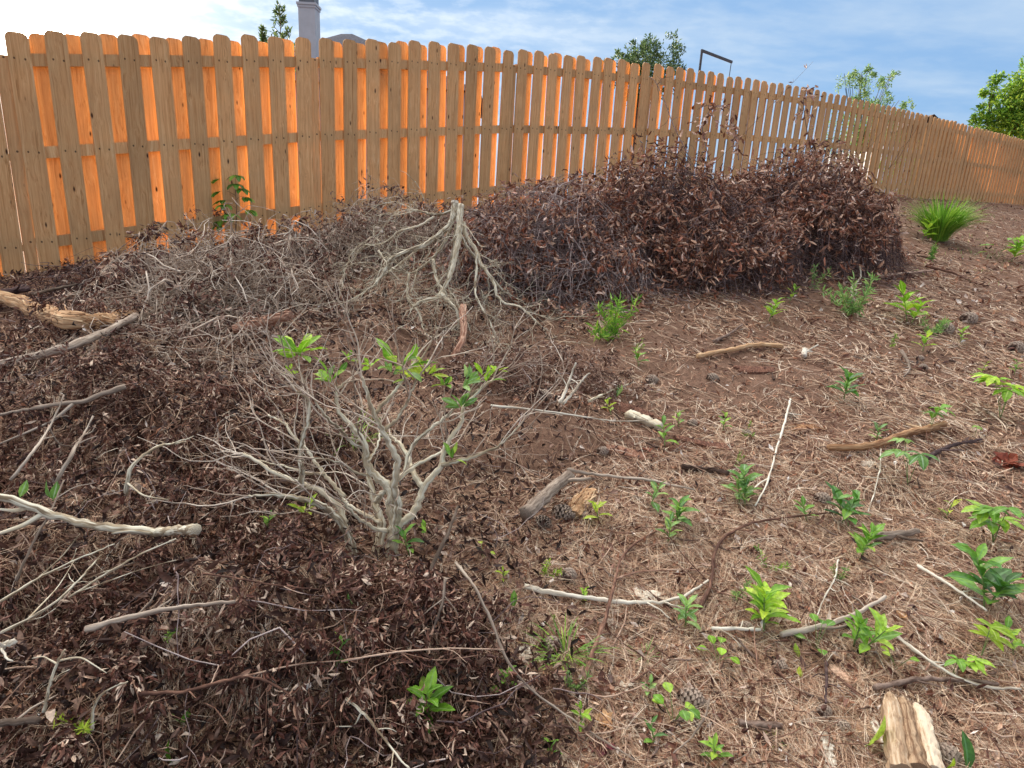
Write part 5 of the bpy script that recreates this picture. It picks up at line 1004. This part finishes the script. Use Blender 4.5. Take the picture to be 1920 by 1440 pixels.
V_(1785, 1240, 64, 'B', 'mid', 'small creeper whose leaves hang over the long whitish branch', 3, 'creeper', 'creeper')
V_(1774, 952, 46, 'A', 'lime', 'solitary yellow-green upright leaf pair at right', 4)
V_(1862, 985, 80, 'B', 'mid', 'cluster of green creeper leaves at the right above the dark seedling', 5, 'creeper', 'creeper')
V_(1900, 1200, 66, 'A', 'mid', 'green leaves cut by the right edge beside the lime creeper', 9)
V_(1875, 755, 74, 'B', 'bright', 'spreading yellow-green creeper at the right edge by the tan wood', 6, 'creeper', 'creeper')
V_(1840, 690, 28, 'A', 'lime', 'tiny yellow sprout right of the round open pine cone', 5)
V_(1730, 642, 40, 'A', 'bright', 'small green seedling left of the long pair of pine cones', 8)
V_(1672, 640, 30, 'C', 'mid', 'faint wispy sprout above the hooked stick', 8)
V_(1745, 610, 46, 'C', 'blue', 'feathery low weed touching the nearer long pine cone', 22, 'weed', 'weed')
V_(1800, 628, 34, 'A', 'bright', 'small bright sprout right of the nearer long pine cone', 7)
V_(1895, 470, 50, 'A', 'bright', 'low bright weed on the slope at the right edge below the fence', 16, 'weed', 'weed')
V_(1868, 472, 34, 'E', 'mid', 'pale rounded weed left of the bright one at the right edge', 10, 'weed', 'weed')
V_(1728, 432, 46, 'A', 'bright', 'bright leafy sprout tucked against the left side of the grass clump', 9)
V_(1745, 475, 34, 'C', 'dark', 'dark low weed in front of the grass clump', 20, 'weed', 'weed')
V_(1902, 690, 30, 'A', 'mid', 'green sprout under the pine cone at the right edge', 6)
V_(500, 976, 40, 'A', 'mid', 'small bright green seedling left of the bare shrub foot', 6, lift=.02)
V_(100, 925, 34, 'L', 'blue', 'pale green leaves above the fork of the thick pale branch', 2, lift=.08)
V_(38, 922, 30, 'L', 'blue', 'single pale leaf above the thick pale branch at the left edge', 1, lift=.08)
V_(310, 1190, 30, 'C', 'mid', 'tiny green sprig in the broad dark mound', 7, lift=.1)
V_(628, 1225, 66, 'A', 'dark', 'dark narrow leaves poking through the mound right of the arched branch', 4, lift=.03)
V_(328, 1428, 50, 'L', 'mid', 'tall pointed green leaf at the bottom edge, lower left', 1)
V_(340, 1345, 34, 'L', 'dark', 'dim green leaf in the shadow under the arched brown branch', 2)
V_(660, 1124, 20, 'L', 'blue', 'tiny heart-shaped leaf in the dark mound below the bare shrub', 1, lift=.05)
V_(158, 1335, 66, 'C', 'lime', 'lime-green wiry sprig near the bottom left corner', 9, 'weed', 'weed', .02)
V_(1020, 1062, 42, 'C', 'bright', 'feathery pale green sprout left of the slender upright cone', 12)
V_(962, 1130, 28, 'L', 'mid', 'lone oval leaf left of the whitish curved branch', 1, lift=.02)
V_(945, 1075, 34, 'A', 'lime', 'small yellow-green sprout at the end of the brown stub right of the shrub', 5)
V_(905, 1037, 26, 'E', 'lime', 'two curled yellowish leaves right of the bare shrub foot', 2)
V_(1060, 1195, 90, 'D', 'mid', 'grassy green tuft around the dark open pine cone', 14, 'grass_tuft', 'grass tuft')
V_(1077, 1280, 56, 'C', 'blue', 'small ferny sprout right of the grey-tipped pine cone', 14)
V_(1036, 1400, 40, 'A', 'mid', 'slim seedling near the bottom edge, left of the maroon leaf', 6)
V_(1376, 1100, 48, 'C', 'blue', 'wispy blue-green conifer seedling above the bright yellow-green one', 12)
V_(1572, 1075, 40, 'C', 'blue', 'wispy sprout left of the slim pale curved twig', 10)
V_(1440, 1050, 44, 'C', 'mid', 'faint feathery sprout beneath the sinuous brown branch', 10)
V_(1620, 1378, 66, 'L', 'mid', 'large single serrated green leaf left of the split log', 1)
V_(1812, 1425, 60, 'L', 'dark', 'broad rounded dark leaf at the bottom edge right of the split log', 1)
V_(1768, 1432, 36, 'L', 'lime', 'yellow pointed leaf at the bottom edge beside the chunky cone', 1)
V_(1450, 1382, 30, 'D', 'mid', 'little grassy sprout below the mottled bark piece', 2, 'grass_tuft', 'grass tuft')
V_(1680, 1240, 36, 'E', 'bright', 'small round leaf weed under the tall glossy seedling', 3, 'weed', 'weed')
V_(1150, 604, 74, 'C', 'mid', 'low feathery green patch below the grey foot of the heaps', 44, 'weed', 'weed')
V_(1520, 528, 40, 'C', 'blue', 'small dull sprout in the shade under the tallest heap', 12)
V_(1480, 552, 40, 'A', 'mid', 'leafy sprout between the tallest heap and the bright seedling', 7)
V_(1378, 860, 0 + 26, 'C', 'mid', 'tiny green bit above the sprawling weed', 6)
V_(660, 800, 84, 'D', 'mid', 'grass blades growing up through the middle of the bare shrub', 5, 'grass_tuft', 'grass tuft', .02)
V_(1498, 1225, 0 + 24, 'L', 'mid', 'small leaf touching the thick grey curved branch from below', 1)
# dry coloured leaves
M_MAROON = mat_leaf('maroon_leaf', [(0, G(84, 34, 44)), (1, G(118, 56, 62))], .5, .1); M_RUST = mat_leaf('rust_leaf', [(0, G(118, 52, 38)), (1, G(156, 86, 62))], .6, .2); M_TANL = mat_leaf('tan_leaf', [(0, G(206, 160, 116)), (1, G(228, 190, 146))], .6, .2)
def dryleaf(px, py, size, mat, label, n=5):
    b = sfc(px, py, .012); s_ = size * dep(b) / FPX; m_ = MB(); a = np.linspace(0, 6.28, n, endpoint=False) + rng.uniform(0, 1); D = np.stack([np.cos(a), np.sin(a), rng.uniform(-.1, .5, n)], 1)
    leaves(m_, np.repeat(b[None], n, 0), D, s_ * rng.uniform(.4, .6, n), s_ * .38, rng.uniform(-.8, 1.0, n), .3, up=np.tile([0, 0, 1.], (n, 1)), ns=5, wavy=.3); return tag(m_.build('dry_leaf', mat, None, origin=tuple(b)), label, 'dry leaf')
dryleaf(1128, 1402, 62, M_MAROON, 'maroon lobed leaf at the bottom edge on the grey twiggy branch'); dryleaf(1132, 1285, 58, M_DRYRED, 'crumpled reddish brown leaf right of the ferny sprout', 7); dryleaf(1132, 1352, 50, M_TANL, 'torn tan leaf just above the maroon one')
dryleaf(1090, 1205, 34, M_RUST, 'orange-brown leaf scrap against the grassy tuft'); dryleaf(1200, 1202, 16, M_RUST, 'small orange leaf scrap on the grey-green grassy sprout', 3); dryleaf(1172, 1288, 34, M_WHITE, 'white curled leaf scrap left of the thin pale sprout', 3)
dryleaf(1888, 868, 60, M_RUST, 'rusty red tangle of dry leaves at the right edge', 12); dryleaf(1690, 1158, 34, M_TANL, 'tan dry leaf right of the tall glossy mid-green seedling', 3); dryleaf(1215, 800 + 45, 24, M_RUST, 'rust scrap beside the pointed-leaf seedling', 4)
# ------------------------------------------------------------------ plants against the fence
b = at(440, 462); dv = dep(b); rt = empty('fence_sapling', b, 'dark-leaved young sapling standing against the fence at left', 'sapling'); tp = pt(440, 335, dv)
m_ = MB(); Q = smooth_path([b, (b + tp) / 2 + rgt * .02, tp], 12); tubes(m_, [Q], np.linspace(.006, .002, 12)[None], 6)
m2 = MB()
for u in np.linspace(.25, 1, 13):
    p = np.array([np.interp(u, np.linspace(0, 1, 12), Q[:, k]) for k in range(3)]); a = rng.uniform(0, 6.28); e = p + np.array([math.cos(a) * .13, -abs(math.sin(a)) * .1, .03]); tubes(m_, [smooth_path([p, (p + e) / 2 + [0, 0, .02], e], 5)], np.linspace(.002, .001, 5)[None], 4)
    D = np.stack([np.array([math.cos(a + q), -abs(math.sin(a + q)) + .1, -.15]) for q in (-.7, 0, .7, 1.6)]); leaves(m2, np.array([e] * 4), D, rng.uniform(.08, .13, 4), .055, .7, .25, up=np.tile([0, 0, 1.], (4, 1)), ns=5)
m_.build('stem', M_STEMB, rt); m2.build('leaves', GREENS['dark'], rt, smooth=True)
b = at(1758, 452); dv = dep(b); h = 78 * dv / FPX; rt = empty('grass_clump', b, 'thick clump of long arching dark green grass right of the tallest heap', 'grass clump')
m_ = MB(); n = 620; a = rng.uniform(0, 6.28, n); P = b + np.stack([np.cos(a), np.sin(a), 0 * a - .01], 1) * (rng.uniform(0, 1, n) ** .6 * h * .22)[:, None]; D = np.stack([np.cos(a) * .30, np.sin(a) * .30, np.ones(n) * 1.5], 1) + sphv(n) * .28
leaves(m_, P, D, h * rng.uniform(.7, 1.3, n), .013, rng.uniform(.3, 1.7, n), .3, up=-np.stack([np.cos(a), np.sin(a), 0 * a], 1) + [0, 0, .5], ns=7); m_.build('blades', GREENS['mid'], rt, smooth=True)
# thin vines with red-brown leaves rising from the tallest heap against the fence
for (pts, lb, ml_) in (([(1295, 300), (1262, 235), (1245, 185), (1228, 150), (1220, 145)], 'dark bare vine rising from the left top of the tallest heap against the fence', None), ([(1330, 300), (1315, 240), (1330, 205), (1352, 195), (1368, 205)], 'hooked vine with dried red leaves above the tallest heap', M_DRYRED), ([(1385, 300), (1380, 250), (1372, 215)], 'short vine with sparse red leaves right of the hooked one', M_DRYRED), ([(1525, 300), (1512, 240), (1505, 190), (1515, 160)], 'leafy dried red vine climbing high at the right of the tallest heap', M_DRYRED)):
    dv = dep(at(*pts[0])) if 0 else 7.6 + (pts[0][0] - 1295) * .006; Q = smooth_path([pt(px, py, dv + .1 * k) for k, (px, py) in enumerate(pts)], 20); rt = empty('dry_vine', Q[0], lb, 'vine'); m_ = MB(); tubes(m_, [Q], np.linspace(.007, .003, 20)[None], 5); P = wig(Q[rng.integers(4, 19, 7)], sphv(7, .3), .22, 7, .3); tubes(m_, P, np.linspace(.003, .0015, 7)[None].repeat(7, 0), 4); m_.build('stem', M_TWIGD, rt, smooth=True)
    if ml_:
        k = 34; q_ = np.concatenate([Q[rng.integers(3, 20, k)], P[:, 2:].reshape(-1, 3)]) + rng.normal(size=(k + 35, 3)) * .025; m_ = MB(); leaves(m_, q_, sphv(len(q_), -.6), rng.uniform(.06, .10, len(q_)), .035, .8, .4, ns=5); m_.build('dead_leaves', ml_, rt)

# thin grass on the far slope at the right
x, y = samp(5200, 5.5, 17, 44, keep=lambda x, y: np.clip((x - 3.4) * .5, 0, 1) * np.clip(vnoise(x, y, 1.2, 21) * 1.8 + .05, 0, 1)); n = len(x)
m_ = MB(); leaves(m_, np.stack([x, y, surf(x, y)], 1), np.stack([rng.normal(size=n) * .5, rng.normal(size=n) * .5, np.ones(n)], 1), rng.uniform(.03, .09, n), .006, rng.uniform(.2, 1.4, n), .3, ns=3); tag(m_.build('grass', GREENS['blue']), kind='stuff')
